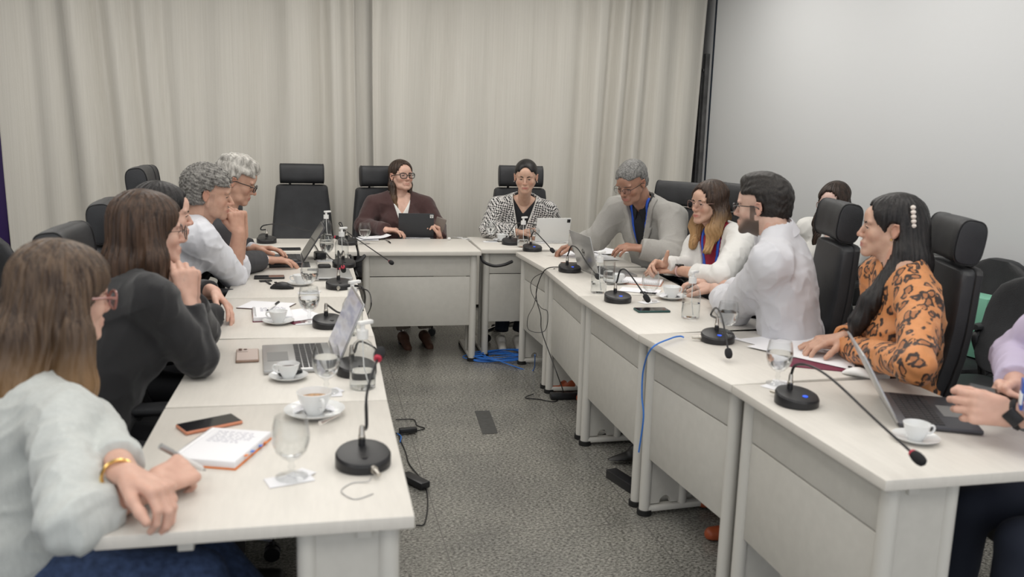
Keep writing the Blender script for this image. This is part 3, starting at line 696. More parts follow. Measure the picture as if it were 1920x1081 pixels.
laptop((1.485, 4.55), 3, 106, 'open silver laptop with a round emblem on its lid', w_=.33, d=.225, logo='hp')
phone((1076, 496), 85, 'dark phone behind the emblem laptop microphone', M['plastic'])
sheet_at(at(1130, 472), 20, 'topmost loose sheet before the man in the light grey blazer', z=.010)
sheet_at(at(1115, 482), 5, 'second loose sheet before the man in the light grey blazer', z=.004)
sheet_at(at(1080, 477), -12, 'loose sheet under the right hand of the man in the grey blazer', z=.001)
bottle((1122, 549), 'pump bottle in front of the emblem laptop', .5)
B = at(1141, 533); tb = empty('tumbler', (B[0], B[1], TZ), 0, 'straight tumbler half full of water beside the emblem laptop', 'glass')
MB().lathe([(0, 0), (.029, 0), (.031, .12), (.0298, .12), (.0278, .008), (0, .008)], n=32, close=False).build('glass_wall', M['glass'], tb, sharp=60)
MB().lathe([(0, .0085), (.0275, .0085), (.0286, .07), (0, .07)], n=30, close=False).build('water', M['water'], tb)
cup((1157, 531), 'white cup right of the tumbler, behind it', None, .85, .4)
mic((1158, 565), .15, [(1157, 527), (1163, 507), (1174, 506), (1190, 526), (1208, 552)], 'gooseneck microphone at the middle of the right row, beside the green phone', dirq=at(1216, 575)[:2], ring=False)
notebook(at(1205, 530), 62, .15, .20, 'open cream notebook before the woman in the white blazer', 'peach', True, .012, False, False)
sheet_at(at(1200, 545), 60, 'white sheet in front of the cream notebook', .12, .2, z=.002)
pen(at(1235, 550, .747), at(1200, 548, .747), 'dark pen on the sheet before the cream notebook', 'plastic')
goblet((1218, 566), 'empty water goblet before the woman in the white blazer', 0, ang=.4)
cup((1258, 560), 'big white cup with napkin before the bearded man', None, 1.02, .2, napkin=True)
phone((1222, 583), 88, 'phone in a dark green case beside a microphone', mat('green_case', (.02, .07, .065), .4))
bottle((1294, 596), 'fullest pump bottle, beside the bearded man\'s arm', .65)
tag(MB().tube([at(1262, 548, .76)]*2, .001, 3).build('x', M['plastic']), 'x') if False else None
goblet((1362, 634), 'water goblet behind the microphone with the blue cable', .6, ang=.2)
mic((1345, 640), -.25, [(1333, 590), (1342, 577), (1352, 590), (1360, 625), (1365, 655)], 'gooseneck microphone with the blue network cable at its side', dirq=at(1372, 690)[:2], ring=False, plug=180)
sheet([at(1378, 637), at(1465, 628), at(1600, 655), at(1500, 668)], 'left one of the white sheets under the leopard-print woman\'s hand', z=.002)
sheet([at(1400, 652), at(1478, 636), at(1612, 648), at(1600, 697)], 'right one of the white sheets under the leopard-print woman\'s hand', z=.006, curl=.012)
tag(MB().box(tuple(at(1530, 683, .742)), (.22, .12, .004), .001, rot=-.5).build('folder', M['maroon']), 'maroon folder under the white sheets', 'folder')
goblet((1457, 722), 'water goblet nearest the camera on the right row', .62, ang=.5)
mic((1493, 757), .35, [(1484, 700), (1492, 684), (1520, 686), (1562, 712), (1640, 785), (1712, 850)], 'long gooseneck microphone nearest the camera on the right row', dirq=at(1715, 905, .74)[:2])
laptop((1.622, 2.107), -26, 120, 'open laptop with dark keyboard at the right edge of the table', body='alu', w_=.31, d=.215, lit=True, h=.212, deck='darkalu')
cup((1716, 826), 'white cup nearest the camera on the right row', None, .82, -.2)
mouse((1608, 705), 40, 'white mouse beside the maroon folder', 'white_plastic', .9)
# floor things
bc = []
c0 = at(935, 672, 0)
for k in range(130):
    a = k*.42; rr = .13+.035*math.sin(k*.9)+.02*math.sin(k*.37); bc.append((c0[0]+rr*1.25*math.cos(a)+.02*math.sin(k*.31), c0[1]+rr*.8*math.sin(a), .004+.00025*k))
bc = [tuple(at(877, 675, .004))]+bc+[tuple(at(975, 690, .004)), tuple(at(1000, 694, .004)), tuple(at(1003, 665, .2))]
cable(bc, 'coiled blue network cable on the floor under the back desks', 'blue_cable', .0035, 'network_cable', 3)
pq = at(1275, 630, .752)
cable([at(1282, 632, .75), pq, at(1258, 634, .755), at(1228, 652, .74)+V(-.012, 0, .0), onV(1214, 690, rpts[1], rpts[2])+V(-.02, -.01, 0), onV(1211, 740, rpts[1], rpts[2])+V(-.02, -.01, 0), onV(1214, 780, rpts[1], rpts[2])+V(-.02, -.01, 0), onV(1205, 845, rpts[1], rpts[2])+V(-.02, -.01, 0)], 'blue network cable hanging over the edge of the right row', 'blue_cable', .0032, 'network_cable')
e0, e1 = rpts[3], rpts[4]
cable([at(1062, 499, .745), at(1050, 500, .745), at(1026, 505, .742)+V(-.01, 0, 0)]+[onV(x, y, e0, e1)+V(-.02, 0, 0) for x, y in [(1014, 535), (1012, 560), (1020, 590), (1022, 620), (1040, 670), (1053, 705)]]+[at(1056, 738, .006), at(1040, 752, .006), at(1010, 748, .006), at(985, 745, .006), at(1000, 738, .01)], 'thin black cables hanging from the right row down to the floor', r_=.003)
cable([at(1040, 503, .744)]+[onV(x, y, e0, e1)+V(-.028, 0, 0) for x, y in [(1010, 520), (1004, 545), (1022, 575), (1036, 585), (1030, 620), (1000, 618), (998, 595), (1010, 570), (1016, 540)]], 'looped thin black cable hanging beside the right row', r_=.002)
tag(MB().box(tuple(at(1063, 741, .02)), (.2, .05, .035), .008, rot=-.05).build('power_adapter', M['plastic']), 'black power adapter lying by the right row under the hanging cables', 'adapter')
tag(MB().box(tuple(at(1168, 900, .02)), (.055, .19, .04), .003, rot=.25).build('power_strip', M['plastic']), 'black power strip on the floor beside the right row', 'power strip')
cable([at(1183, 925, .02), at(1200, 938, .006), at(1225, 948, .006), at(1245, 930, .006), at(1290, 920, .006)], 'black cord running from the power strip under the desks')
tag(MB().box(tuple(at(765, 806, .02)), (.09, .03, .025), .004, rot=.1).build('plug_connector', M['plastic']), 'small black connector on the floor near the left row', 'connector')
cable([at(742, 786, .005), at(775, 786, .005), at(782, 797, .005), at(796, 803, .005), at(765, 810, .005), at(742, 812, .005)], 'black cord looping past the small connector')
tag(MB().box(tuple(at(778, 900, .02)), (.05, .15, .03), .006, rot=.55).build('power_adapter', M['plastic']), 'black power adapter lying near the left front desk', 'adapter')
cable([at(748, 818, .005), at(760, 845, .005), at(768, 870, .005), at(795, 905, .005), at(802, 940, .005), at(796, 980, .005), at(780, 984, .005)], 'thin black cord curling past the left front desk')
cable([at(745, 812, .006), at(752, 818, .006), at(750, 828, .006)], 'short piece of blue cable on the floor by the left row', 'blue_cable')
t4 = [at(890, 770, 0), at(918, 770, 0), at(934, 812, 0), at(905, 814, 0)]
M['tape'] = mat('grey_tape', (.06, .06, .058), .5, noise=.2)
tag(MB().add([(q[0], q[1], .0006) for q in t4]+[(q[0], q[1], .0016) for q in t4], [(3, 2, 1, 0), (4, 5, 6, 7), (0, 1, 5, 4), (1, 2, 6, 5), (2, 3, 7, 6), (3, 0, 4, 7)]).build('floor_tape', M['tape']), 'strip of dark grey tape stuck on the granite floor', 'tape')
# black braided hoses joining desks at the back corners
cable([onY(902, 478, 5.46), onY(906, 490, 5.44), onY(925, 498, 5.44), onY(945, 496, 5.46), onY(960, 490, 5.5)], 'thick black cable sleeve slung between the back desks', 'plastic', .011, 'cable_sleeve')
cable([onY(655, 478, 5.44), onY(662, 490, 5.42), onY(676, 487, 5.42), onY(684, 478, 5.44)], 'thick black cable sleeve at the left end of the back desk', 'plastic', .011, 'cable_sleeve')
cable([at(655, 535, .745), at(672, 536, .745), at(680, 540, .75), onX(684, 556, .23), onX(682, 576, .235)], 'flat black strap hanging over the edge of the left row', 'plastic', .006, 'strap')
cable([at(665, 540, .745), at(690, 545, .75), onX(696, 570, .24), onX(688, 592, .24)], 'thin black cable hanging off the left row', r_=.003)
# green paper bag by the right wall
gb = onX(1812, 655, 3.1); bg = empty('paper_bag', (gb[0], gb[1], 0), .2, 'mint green paper bag standing on the chair by the screen wall', 'bag')
MB().box((0, 0, .655), (.14, .26, .29), .004).build('bag_body', mat('mint_paper', (.22, .52, .38), .6), bg)
MB().tube(spline([(-.07, -.06, .79), (-.07, -.04, .88), (-.07, .04, .88), (-.07, .06, .79)], 5), .003, 6).build('handle', M['white_plastic'], bg)
# ------------------------------------------------------------------ people: implicit surfaces -> smooth meshes
def norm(v): v = np.array(v, float); return v/max(np.linalg.norm(v), 1e-9)
class Field:
    def __init__(s, lo, hi, h):
        s.lo = np.array(lo, float); s.h = h; s.n = np.maximum(((np.array(hi)-s.lo)/h).astype(int)+2, 4)
        s.F = np.full(s.n, .2, np.float32)
        s.ax = [(s.lo[i]+h*np.arange(s.n[i])).astype(np.float32) for i in range(3)]
    def sub(s, lo, hi):
        a = np.clip(((np.array(lo)-s.lo)/s.h).astype(int), 0, s.n-1); b = np.clip(((np.array(hi)-s.lo)/s.h).astype(int)+2, 1, s.n)
        if np.any(b <= a): return None
        sl = tuple(slice(int(a[i]), int(b[i])) for i in range(3))
        return sl, s.ax[0][sl[0]][:, None, None], s.ax[1][sl[1]][None, :, None], s.ax[2][sl[2]][None, None, :]
    def comb(s, sl, d, k, mode):
        f = s.F[sl]
        if mode == 'sub': d = -d; hh = np.clip(.5-.5*(d-f)/k, 0, 1) if k > 0 else None; s.F[sl] = np.maximum(f, d) if k <= 0 else f+(d-f)*(1-hh)+k*(1-hh)*hh
        elif k <= 0: s.F[sl] = np.minimum(f, d)
        else:
            hh = np.clip(.5+.5*(f-d)/k, 0, 1); s.F[sl] = f+(d-f)*hh-k*hh*(1-hh)
    def cone(s, a, b, ra, rb=None, k=.01, mode='add', flat=None, sq=None):
        """tapered capsule; flat='b' cuts it square at b; sq=(axis vec, factor) flattens it across an axis"""
        rb = ra if rb is None else rb; a = np.array(a, float); b = np.array(b, float); m = max(ra, rb)*1.25+max(k, 0)+s.h*3
        q = s.sub(np.minimum(a, b)-m, np.maximum(a, b)+m)
        if q is None: return s
        sl, X, Y, Z = q; ab = b-a; L2 = max(float(ab@ab), 1e-9)
        px, py, pz = X-a[0], Y-a[1], Z-a[2]; t = np.clip((px*ab[0]+py*ab[1]+pz*ab[2])/L2, 0, 1)
        dx, dy, dz = px-t*ab[0], py-t*ab[1], pz-t*ab[2]
        d2 = dx*dx+dy*dy+dz*dz
        if sq is not None:
            u = norm(sq[0]); dd = dx*u[0]+dy*u[1]+dz*u[2]; d2 = d2+dd*dd*(sq[1]**2-1)
        d = np.sqrt(d2)-(ra+(rb-ra)*t)
        if flat:
            u = norm(ab)
            if 'b' in flat: d = np.maximum(d, (X-b[0])*u[0]+(Y-b[1])*u[1]+(Z-b[2])*u[2])
            if 'a' in flat: d = np.maximum(d, -((X-a[0])*u[0]+(Y-a[1])*u[1]+(Z-a[2])*u[2]))
        s.comb(sl, d, k, mode); return s
    def chain(s, pts, rs, k=.01, mode='add', sq=None):
        for i in range(len(pts)-1): s.cone(pts[i], pts[i+1], rs[i], rs[i+1], k, mode, sq=sq)
        return s
    def ell(s, c, r, k=.01, mode='add', R=None):
        """ellipsoid, optional 3x3 rotation (columns = axes)"""
        c = np.array(c, float); r = np.array(r, float); m = (max(r) if R is not None else r)+max(k, 0)+s.h*3
        q = s.sub(c-m, c+m)
        if q is None: return s
        sl, X, Y, Z = q; x, y, z = X-c[0], Y-c[1], Z-c[2]
        if R is not None: x, y, z = [x*R[0][i]+y*R[1][i]+z*R[2][i] for i in range(3)]
        k0 = np.sqrt((x/r[0])**2+(y/r[1])**2+(z/r[2])**2); k1 = np.sqrt((x/r[0]**2)**2+(y/r[1]**2)**2+(z/r[2]**2)**2)
        s.comb(sl, k0*(k0-1)/np.maximum(k1, 1e-6), k, mode); return s
    def fn(s, f):                       # f(F,X,Y,Z) -> new F everywhere
        s.F = f(s.F, s.ax[0][:, None, None], s.ax[1][None, :, None], s.ax[2][None, None, :]).astype(np.float32); return s
    def copy(s):
        o = Field.__new__(Field); o.lo, o.h, o.n, o.ax = s.lo, s.h, s.n, s.ax; o.F = s.F.copy(); return o
    def mesh(s):
        F = s.F.copy(); F[0] = F[-1] = .05; F[:, 0] = F[:, -1] = .05; F[:, :, 0] = F[:, :, -1] = .05
        S = F < 0; c = np.zeros(np.array(S.shape)-1, np.uint8); off = [(i, j, k) for i in (0, 1) for j in (0, 1) for k in (0, 1)]
        n0, n1, n2 = c.shape
        for i, j, k in off: c += S[i:n0+i, j:n1+j, k:n2+k]
        idx = np.argwhere((c > 0) & (c < 8))
        if not len(idx): return np.zeros((0, 3)), np.zeros((0, 4), int)
        vid = -np.ones(c.shape, np.int64); vid[tuple(idx.T)] = np.arange(len(idx))
        acc = np.zeros((len(idx), 3)); cnt = np.zeros(len(idx))
        for a in off:
            for ax in range(3):
                if a[ax]: continue
                b = list(a); b[ax] = 1
                fa = F[tuple((idx+a).T)]; fb = F[tuple((idx+b).T)]; m = (fa < 0) != (fb < 0); t = np.where(m, fa/np.where(m, fa-fb, 1), 0)
                p = np.tile(np.array(a, float), (len(idx), 1)); p[:, ax] += t; acc += p*m[:, None]; cnt += m
        v = (idx+acc/cnt[:, None])*s.h+s.lo; fs = []
        for ax in range(3):
            sl0 = [slice(None)]*3; sl1 = [slice(None)]*3; sl0[ax] = slice(0, -1); sl1[ax] = slice(1, None)
            A = S[tuple(sl0)]; B = S[tuple(sl1)]; e = np.argwhere(A != B); o1, o2 = [i for i in range(3) if i != ax]
            ok = (e[:, o1] > 0) & (e[:, o2] > 0) & (e[:, o1] < c.shape[o1]) & (e[:, o2] < c.shape[o2]); e = e[ok]
            def cell(d1, d2):
                q = e.copy(); q[:, o1] -= d1; q[:, o2] -= d2; return vid[tuple(q.T)]
            quad = np.stack([cell(1, 1), cell(0, 1), cell(0, 0), cell(1, 0)], 1)
            inside = A[tuple(e.T)]; flip = inside if ax != 1 else ~inside
            quad[~flip] = quad[~flip][:, ::-1]; fs.append(quad)
        return v, np.concatenate(fs)
def big_parts(v, f, frac=.15):
    lab = np.arange(len(v))
    for _ in range(400):
        m = lab[f].min(1); new = lab.copy(); np.minimum.at(new, f.ravel(), np.repeat(m, 4)); new = new[new]
        if np.array_equal(new, lab): break
        lab = new
    u, c = np.unique(lab, return_counts=True); keep = u[c >= frac*c.max()]; kv = np.isin(lab, keep); kf = kv[f[:, 0]]
    idx = np.cumsum(kv)-1; return v[kv], idx[f[kf]]
def tomesh(name, parts, m, parent, base, attrs=None, smooth=2):
    """parts: list of (verts, quads) joined in one mesh, coordinates made relative to base"""
    vs = []; fs = []; n = 0
    for v, f in parts:
        if len(v): vs.append(v); fs.append(f+n); n += len(v)
    v = np.concatenate(vs)-np.array(base); f = np.concatenate(fs)
    for _ in range(smooth):             # light Laplacian polish
        acc = np.zeros_like(v); cnt = np.zeros(len(v))
        for a, b in ((0, 1), (1, 2), (2, 3), (3, 0)):
            np.add.at(acc, f[:, a], v[f[:, b]]); np.add.at(acc, f[:, b], v[f[:, a]]); np.add.at(cnt, f[:, a], 1); np.add.at(cnt, f[:, b], 1)
        v = v*.5+.5*acc/np.maximum(cnt, 1)[:, None]
    me = bpy.data.meshes.new(name); me.vertices.add(len(v)); me.vertices.foreach_set('co', v.astype(np.float32).ravel())
    me.loops.add(len(f)*4); me.loops.foreach_set('vertex_index', f.astype(np.int32).ravel())
    me.polygons.add(len(f)); me.polygons.foreach_set('loop_start', np.arange(0, len(f)*4, 4, dtype=np.int32))
    me.polygons.foreach_set('use_smooth', np.ones(len(f), bool)); me.update(); me.validate()
    if attrs:
        for an, av in attrs.items():
            at_ = me.attributes.new(an, 'FLOAT', 'POINT'); at_.data.foreach_set('value', np.concatenate(av).astype(np.float32))
    for x in (m if isinstance(m, (list, tuple)) else [m]): me.materials.append(x)
    o = bpy.data.objects.new(name, me); COL.objects.link(o); o.parent = parent; return o
def wob(X, Y, Z, f=9., seed=0, an=(1, 1, 1)):
    r = np.random.RandomState(seed); o = 0
    for i in range(5):
        k = r.randn(3)*f*(1+.6*i)*np.array(an); k2 = r.randn(3)*f*.7; p = r.rand(2)*6
        o = o+np.sin(k[0]*X+k[1]*Y+k[2]*Z+p[0]+1.6*np.sin(k2[0]*X+k2[1]*Y+k2[2]*Z+p[1]))/(1+.5*i)
    return o/2.6
# frames
class Frame:
    def __init__(s, o, x, y, z, sc=1.): s.sc = sc; s.o = np.array(o, float); s.R = np.stack([norm(x), norm(y), norm(z)])   # rows = axes
    def to(s, p): return s.R @ (np.array(p, float)-s.o)/s.sc
    def dirto(s, d): return s.R @ np.array(d, float)
    def frm(s, p): return (np.array(p)*s.sc) @ s.R+s.o
def head_frame(c, yaw, pitch=0, roll=0, sc=1.):
    a, p, r = map(math.radians, (yaw, pitch, roll))
    f = V(math.cos(a)*math.cos(p), math.sin(a)*math.cos(p), -math.sin(p)); x = V(math.sin(a), -math.cos(a), 0); u = np.cross(x, f)
    x, u = x*math.cos(r)+u*math.sin(r), u*math.cos(r)-x*math.sin(r)
    return Frame(c, x, f, u, sc)
def skin_mat(name, col, lip=(.42, .14, .12), beard=(.03, .025, .02)):
    def fn(nt, b):
        L = nt.links.new; tc = N(nt, 'ShaderNodeTexCoord'); n = N(nt, 'ShaderNodeTexNoise', Scale=28., Detail=4.); L(tc.outputs['Object'], n.inputs['Vector'])
        r = ramp(nt, [(.3, (col[0]*.9, col[1]*.84, col[2]*.82)), (.7, (col[0]*1.06, col[1]*1.05, col[2]*1.04))]); L(n.outputs['Fac'], r.inputs[0])
        cur = r.outputs[0]
        for an, c in (('flush', (col[0]*.95, col[1]*.62, col[2]*.55)), ('lip', lip), ('beard', beard)):
            a = N(nt, 'ShaderNodeAttribute'); a.attribute_name = an; mx = N(nt, 'ShaderNodeMix', data_type='RGBA')
            L(a.outputs['Fac'], mx.inputs[0]); L(cur, mx.inputs[6]); mx.inputs[7].default_value = c+(1,); cur = mx.outputs[2]
        L(cur, b.inputs['Base Color']); b.inputs['Roughness'].default_value = .48
        b.inputs['Subsurface Weight'].default_value = .12; b.inputs['Subsurface Radius'].default_value = (.012, .005, .003); b.inputs['Subsurface Scale'].default_value = 1.
        n2 = N(nt, 'ShaderNodeTexNoise', Scale=420., Detail=2.); L(tc.outputs['Object'], n2.inputs['Vector'])
        bp = N(nt, 'ShaderNodeBump', Strength=.12, Distance=.002); L(n2.outputs['Fac'], bp.inputs['Height']); L(bp.outputs[0], b.inputs['Normal'])
    return ramp_mat(name, fn, .48)
def hair_mat(name, dark, light, tip=None, streak=90, tipz=(0, 0), stretch=.045):
    def fn(nt, b):
        L = nt.links.new; tc = N(nt, 'ShaderNodeTexCoord'); mp = N(nt, 'ShaderNodeMapping'); mp.inputs['Scale'].default_value = (1, 1, stretch); L(tc.outputs['Object'], mp.inputs[0])
        n = N(nt, 'ShaderNodeTexNoise', Scale=float(streak), Detail=5., Roughness=.65, Distortion=.4); L(mp.outputs[0], n.inputs['Vector'])
        r = ramp(nt, [(.36, dark), (.62, light)]); L(n.outputs['Fac'], r.inputs[0]); cur = r.outputs[0]
        if tip:
            sp = N(nt, 'ShaderNodeSeparateXYZ'); L(tc.outputs['Object'], sp.inputs[0]); mr = N(nt, 'ShaderNodeMapRange'); mr.inputs[1].default_value = tipz[0]; mr.inputs[2].default_value = tipz[1]
            ns = N(nt, 'ShaderNodeMath', operation='MULTIPLY_ADD'); L(n.outputs['Fac'], ns.inputs[0]); ns.inputs[1].default_value = .22; L(sp.outputs[2], ns.inputs[2])
            L(ns.outputs[0], mr.inputs[0]); mx = N(nt, 'ShaderNodeMix', data_type='RGBA'); L(mr.outputs[0], mx.inputs[0]); L(cur, mx.inputs[6])
            r2 = ramp(nt, [(.36, tuple(c*.55 for c in tip)), (.62, tip)]); L(n.outputs['Fac'], r2.inputs[0]); L(r2.outputs[0], mx.inputs[7]); cur = mx.outputs[2]
        L(cur, b.inputs['Base Color']); b.inputs['Roughness'].default_value = .42; b.inputs['Specular IOR Level'].default_value = .35
        bp = N(nt, 'ShaderNodeBump', Strength=.45, Distance=.003); L(n.outputs['Fac'], bp.inputs['Height']); L(bp.outputs[0], b.inputs['Normal'])
    return ramp_mat(name, fn, .42)
M['sclera'] = mat('eye_white', (.62, .58, .54), .2); M['iris'] = mat('dark_iris', (.035, .018, .01), .1, coat=.5); M['lash'] = mat('dark_lash', (.012, .008, .007), .7)
# ------------------------------------------------------------------ the head, in its own frame (x right, y forward, z up, origin between the eyes at mid depth)
def head_prims(F, P):
    w_ = P.get('hw', 1.); jw = P.get('jaw', 1.); k = .012
    F.ell((0, -.022, .040), (.074*w_, .094, .082), k)
    F.ell((0, .018, .020), (.066*w_, .068, .075), .02)
    F.ell((0, .030, -.040), (.052*w_*jw, .052, .062), .03)
    for s in (-1, 1):
        F.cone((s*.050*w_*jw, .004, -.040), (s*.016, .072, -.094), .019, .015, .02)
        F.ell((s*.038*w_, .058, -.024), (.024, .020, .022), .02)
        F.ell((s*.034, .078-.005*P.get('fem', True), .024), (.022, .010, .009), .012)
    F.ell((0, .078, -.093), (.017, .015, .014), .015)
    F.ell((0, .069, .045), (.042, .022, .03), .02)
    for s in (-1, 1): F.ell((s*.031, .094, .002), (.0165, .0165, .0115), .010, 'sub')
    n = P.get('nose', .45 if P.get('fem', True) else 1.)
    F.chain([(0, .082, .012), (0, .090+.003*n, -.006), (0, .101+.006*n, -.027)], [.0075, .0085, .0105], .008)
    for s in (-1, 1): F.ell((s*.0125, .093, -.031), (.0078, .0115, .0078), .006)
    F.ell((0, .083, -.0615), (.028, .012, .019), .014)
    F.chain([(-.023, .079, -.0605), (-.008, .0925, -.057), (0, .0925, -.0585), (.008, .0925, -.057), (.023, .079, -.0605)], [.003, .0052, .0047, .0052, .003], .004)
    F.chain([(-.021, .079, -.0645), (-.008, .0905, -.069), (.008, .0905, -.069), (.021, .079, -.0645)], [.003, .0062, .0062, .003], .004)
    F.chain([(-.026, .080, -.0628), (-.009, .0985, -.0628), (.009, .0985, -.0628), (.026, .080, -.0628)], [.0012]*4, .002, 'sub')
    for s in (-1, 1):       # lids, eyeballs sit between
        F.chain([(s*.0165, .077, .0005), (s*.024, .083, .0066), (s*.033, .0832, .0076), (s*.0435, .0745, .0020)], [.0026, .0034, .0036, .0028], .003)
        F.chain([(s*.0165, .077, -.001), (s*.025, .0815, -.0062), (s*.034, .081, -.0064), (s*.0435, .0735, -.001)], [.0022, .0028, .0028, .0022], .004)
        # ears
        x = s*(.0745*w_+.001)
        F.ell((x, -.012, -.004), (.007, .017, .026), .006, R=np.array([[1, s*.30, 0], [-s*.30, 1, 0], [0, 0, 1]]).T)
        F.chain([(x+s*.003, .002, .008), (x+s*.007, -.006, .021), (x+s*.009, -.020, .019), (x+s*.008, -.023, -.002), (x+s*.003, -.009, -.027)], [.0038, .004, .0042, .004, .0055], .004)
        F.ell((x+s*.010, -.010, .002), (.006, .009, .015), .005, 'sub')
    if P.get('age'):
        for s in (-1, 1):
            F.chain([(s*.018, .097, -.028), (s*.031, .083, -.055)], [.0015, .0012], .005, 'sub')
            F.ell((s*.042*jw, .040, -.080), (.016, .022, .018), .02)
def make_head(P, hf, neck_w, chest_w, th):
    """returns verts (world), quads, masks; th = trapezius points world"""
    h = .0030 if P.get('near') else .0034
    lo = V(-.125, -.155, -.27); hi = V(.125, .135, .14); F = Field(lo, hi, h)
    nb = hf.to(neck_w); r = P.get('neck', .053 if P.get('fem', True) else .060)
    F.chain([(0, -.030, -.02), (nb[0]*.5, -.030*.5+nb[1]*.5, (nb[2]-.02)*.5), nb], [r*.95, r*.90, .047], .02)
    dn = hf.dirto(-th[2]); F.cone(nb, nb+dn*.10, .044, .066, .02)
    for q in th[:2]: F.cone(nb, hf.to(q), .034, .040, .03)
    F.cone((0, .015, -.085), nb+hf.dirto((0, 0, -.01)), .03, .036, .025)
    head_prims(F, P)
    v, f = F.mesh(); x, y, z = v.T
    lip = np.exp(-((z+.0632)/.0085)**4-(x/.0235)**4)*(y > .076)
    beard = np.zeros(len(v))
    if P.get('beard'):
        b = P['beard']; e = 1/(1+np.exp(-(-.030-z-.55*np.maximum(0, np.abs(x)-.04)+.0)/.004)); side = (y > -.01) & (z > -.13) & (np.abs(x) < .09)
        side2 = (y > -.002)*(y < .028)*(z < .01)*(np.abs(x) > .05); cheek = 1/(1+np.exp(-((.058-y)*.9-(z+.052))/.006)); beard = b*np.clip(np.maximum(e*cheek, side2*.9), 0, 1)*side*(1-lip)*(1-(np.abs(x) < .012)*(z > -.05)*(z < -.03)*.5)
        mous = np.exp(-((z+.047)/.007)**4-(x/.028)**4)*(y > .075); beard = np.maximum(beard, b*mous)*(1-.9*lip)
        beard *= ~((np.abs(x) > .068) & (y < .008))
    flush = .5*np.exp(-((np.abs(x)-.040)/.018)**2-((z+.03)/.018)**2)*(y > .04)+.45*np.exp(-(x/.014)**2-((z+.028)/.012)**2)*(y > .09)+.4*(np.abs(x) > .077)*(y < .02)
    return hf.frm(v), f, dict(lip=lip*P.get('lips', .8), beard=beard, flush=flush)
def face_bits(P, hf, root, base):
    to = Matrix(((hf.R[0][0], hf.R[1][0], hf.R[2][0], hf.o[0]-base[0]), (hf.R[0][1], hf.R[1][1], hf.R[2][1], hf.o[1]-base[1]), (hf.R[0][2], hf.R[1][2], hf.R[2][2], hf.o[2]-base[2]), (0, 0, 0, 1))) @ Matrix.Scale(hf.sc, 4)
    gx, gz = P.get('gaze', (0, 0)); cl = P.get('closed', 0)
    for s in (-1, 1):
        c = np.array([s*.0305, .0695, .0008])
        g = MB(); n = 14; rings = []
        for i in range(8):
            t = PI*i/7; rings.append([(c[0]+.0125*math.sin(t)*math.cos(a), c[1]+.0118*math.cos(t), c[2]+.0125*math.sin(t)*math.sin(a)) for a in [2*PI*q/n for q in range(n)]])
        e = g.loft(rings).xf(to).build('eyeball', M['sclera'], root, sharp=180)
        ir = MB(); d = norm((gx*.35+s*0, 1, gz*.35-cl*.4)); ctr = c+d*.0114
        Rm = Vector((0, 0, 1)).rotation_difference(Vector(d)).to_matrix().to_4x4()
        ir.lathe([(.0052, -.0012), (.0055, 0), (.004, .0011), (0, .0015)], n=16).xf(to @ Matrix.Translation(Vector(ctr)) @ Rm).build('iris', M['iris'], e)
        if P.get('lash', 1): MB().tube(spline([(s*.0165, .0800, .001), (s*.024, .0868, .0050-cl*.004), (s*.033, .0872, .0056-cl*.004), (s*.0450, .0770, .0012)], 4), .0011 if P.get('lash', 1) < 2 else .0016, 5).xf(to).build('eyelashes', M['lash'], e)
    bm_ = P.get('browmat', M['lash']); bw = P.get('brow', .0026)
    for s in (-1, 1):
        sp = spline([(s*.013, .0885, .0175), (s*.024, .0895, .0215), (s*.036, .0850, .0228), (s*.049, .071, .0160)], 5)
        g = MB(); rr = [bw*(.65+.5*math.sin(PI*min(1, i/len(sp)*1.2+.1))) for i in range(len(sp))]
        rings = []
        for i, p in enumerate(sp): rings.append([(p[0], p[1]+.0016*math.cos(a), p[2]+rr[i]*math.sin(a)) for a in [2*PI*q/8 for q in range(8)]])
        g.loft(rings).xf(to).build('eyebrow', bm_, root)
    if P.get('glasses'):
        G = P['glasses']; m_ = G['mat']; rw, rh = G.get('size', (.025, .019)); rt = G.get('r', .0016); y0 = .107; pw = G.get('p', 2.6)
        fr = MB(); lens = MB()
        for s in (-1, 1):
            cx = s*(rw+.0085); pts = []
            for k in range(28):
                a = 2*PI*k/28; ca, sa = math.cos(a), math.sin(a); x = rw*math.copysign(abs(ca)**(2/pw), ca); z = rh*math.copysign(abs(sa)**(2/pw), sa)
                if G.get('cat') and s*x > 0 and z > 0: z += .005*(s*x/rw); x *= 1.06
                pts.append((cx+x, y0-.35*max(0, abs(cx+x)-.02)**1.3*1.6, -.001+z))
            if G.get('half'): fr.tube(pts[0:15], rt, 6); fr.tube(pts, rt*.4, 6, closed=True)
            else: fr.tube(pts, rt, 6, closed=True)
            lens.add([(p[0], p[1], p[2]) for p in pts]+[(p[0], p[1]-.001, p[2]) for p in pts], [tuple(range(28)), tuple(range(28, 56))[::-1]])
            ex = cx+s*rw
            fr.tube(spline([(ex, y0-.010, .006), (s*(.072*P.get('hw', 1)), y0-.035, .008), (s*.0785*P.get('hw', 1), .03, .006), (s*.080*P.get('hw', 1), -.004, .004), (s*.081*P.get('hw', 1), -.030, -.018)], 4), G.get('temple', rt*.9), 6)
        fr.tube(spline([(-.0095, y0, .002), (0, y0+.003, .005), (.0095, y0, .002)], 4), rt, 6)
        o = fr.xf(to).build('glasses', m_, root)
        lens.xf(to).build('lens', M['lens'], o)
    if P.get('earring'):
        for s in (-1, 1):
            MB().lathe([(0, -.005), (.0045, -.002), (.0045, .002), (0, .005)], (s*.082*P.get('hw', 1), .0, -.034), 12).xf(to).build('earring', P['earring'], root)
    return to
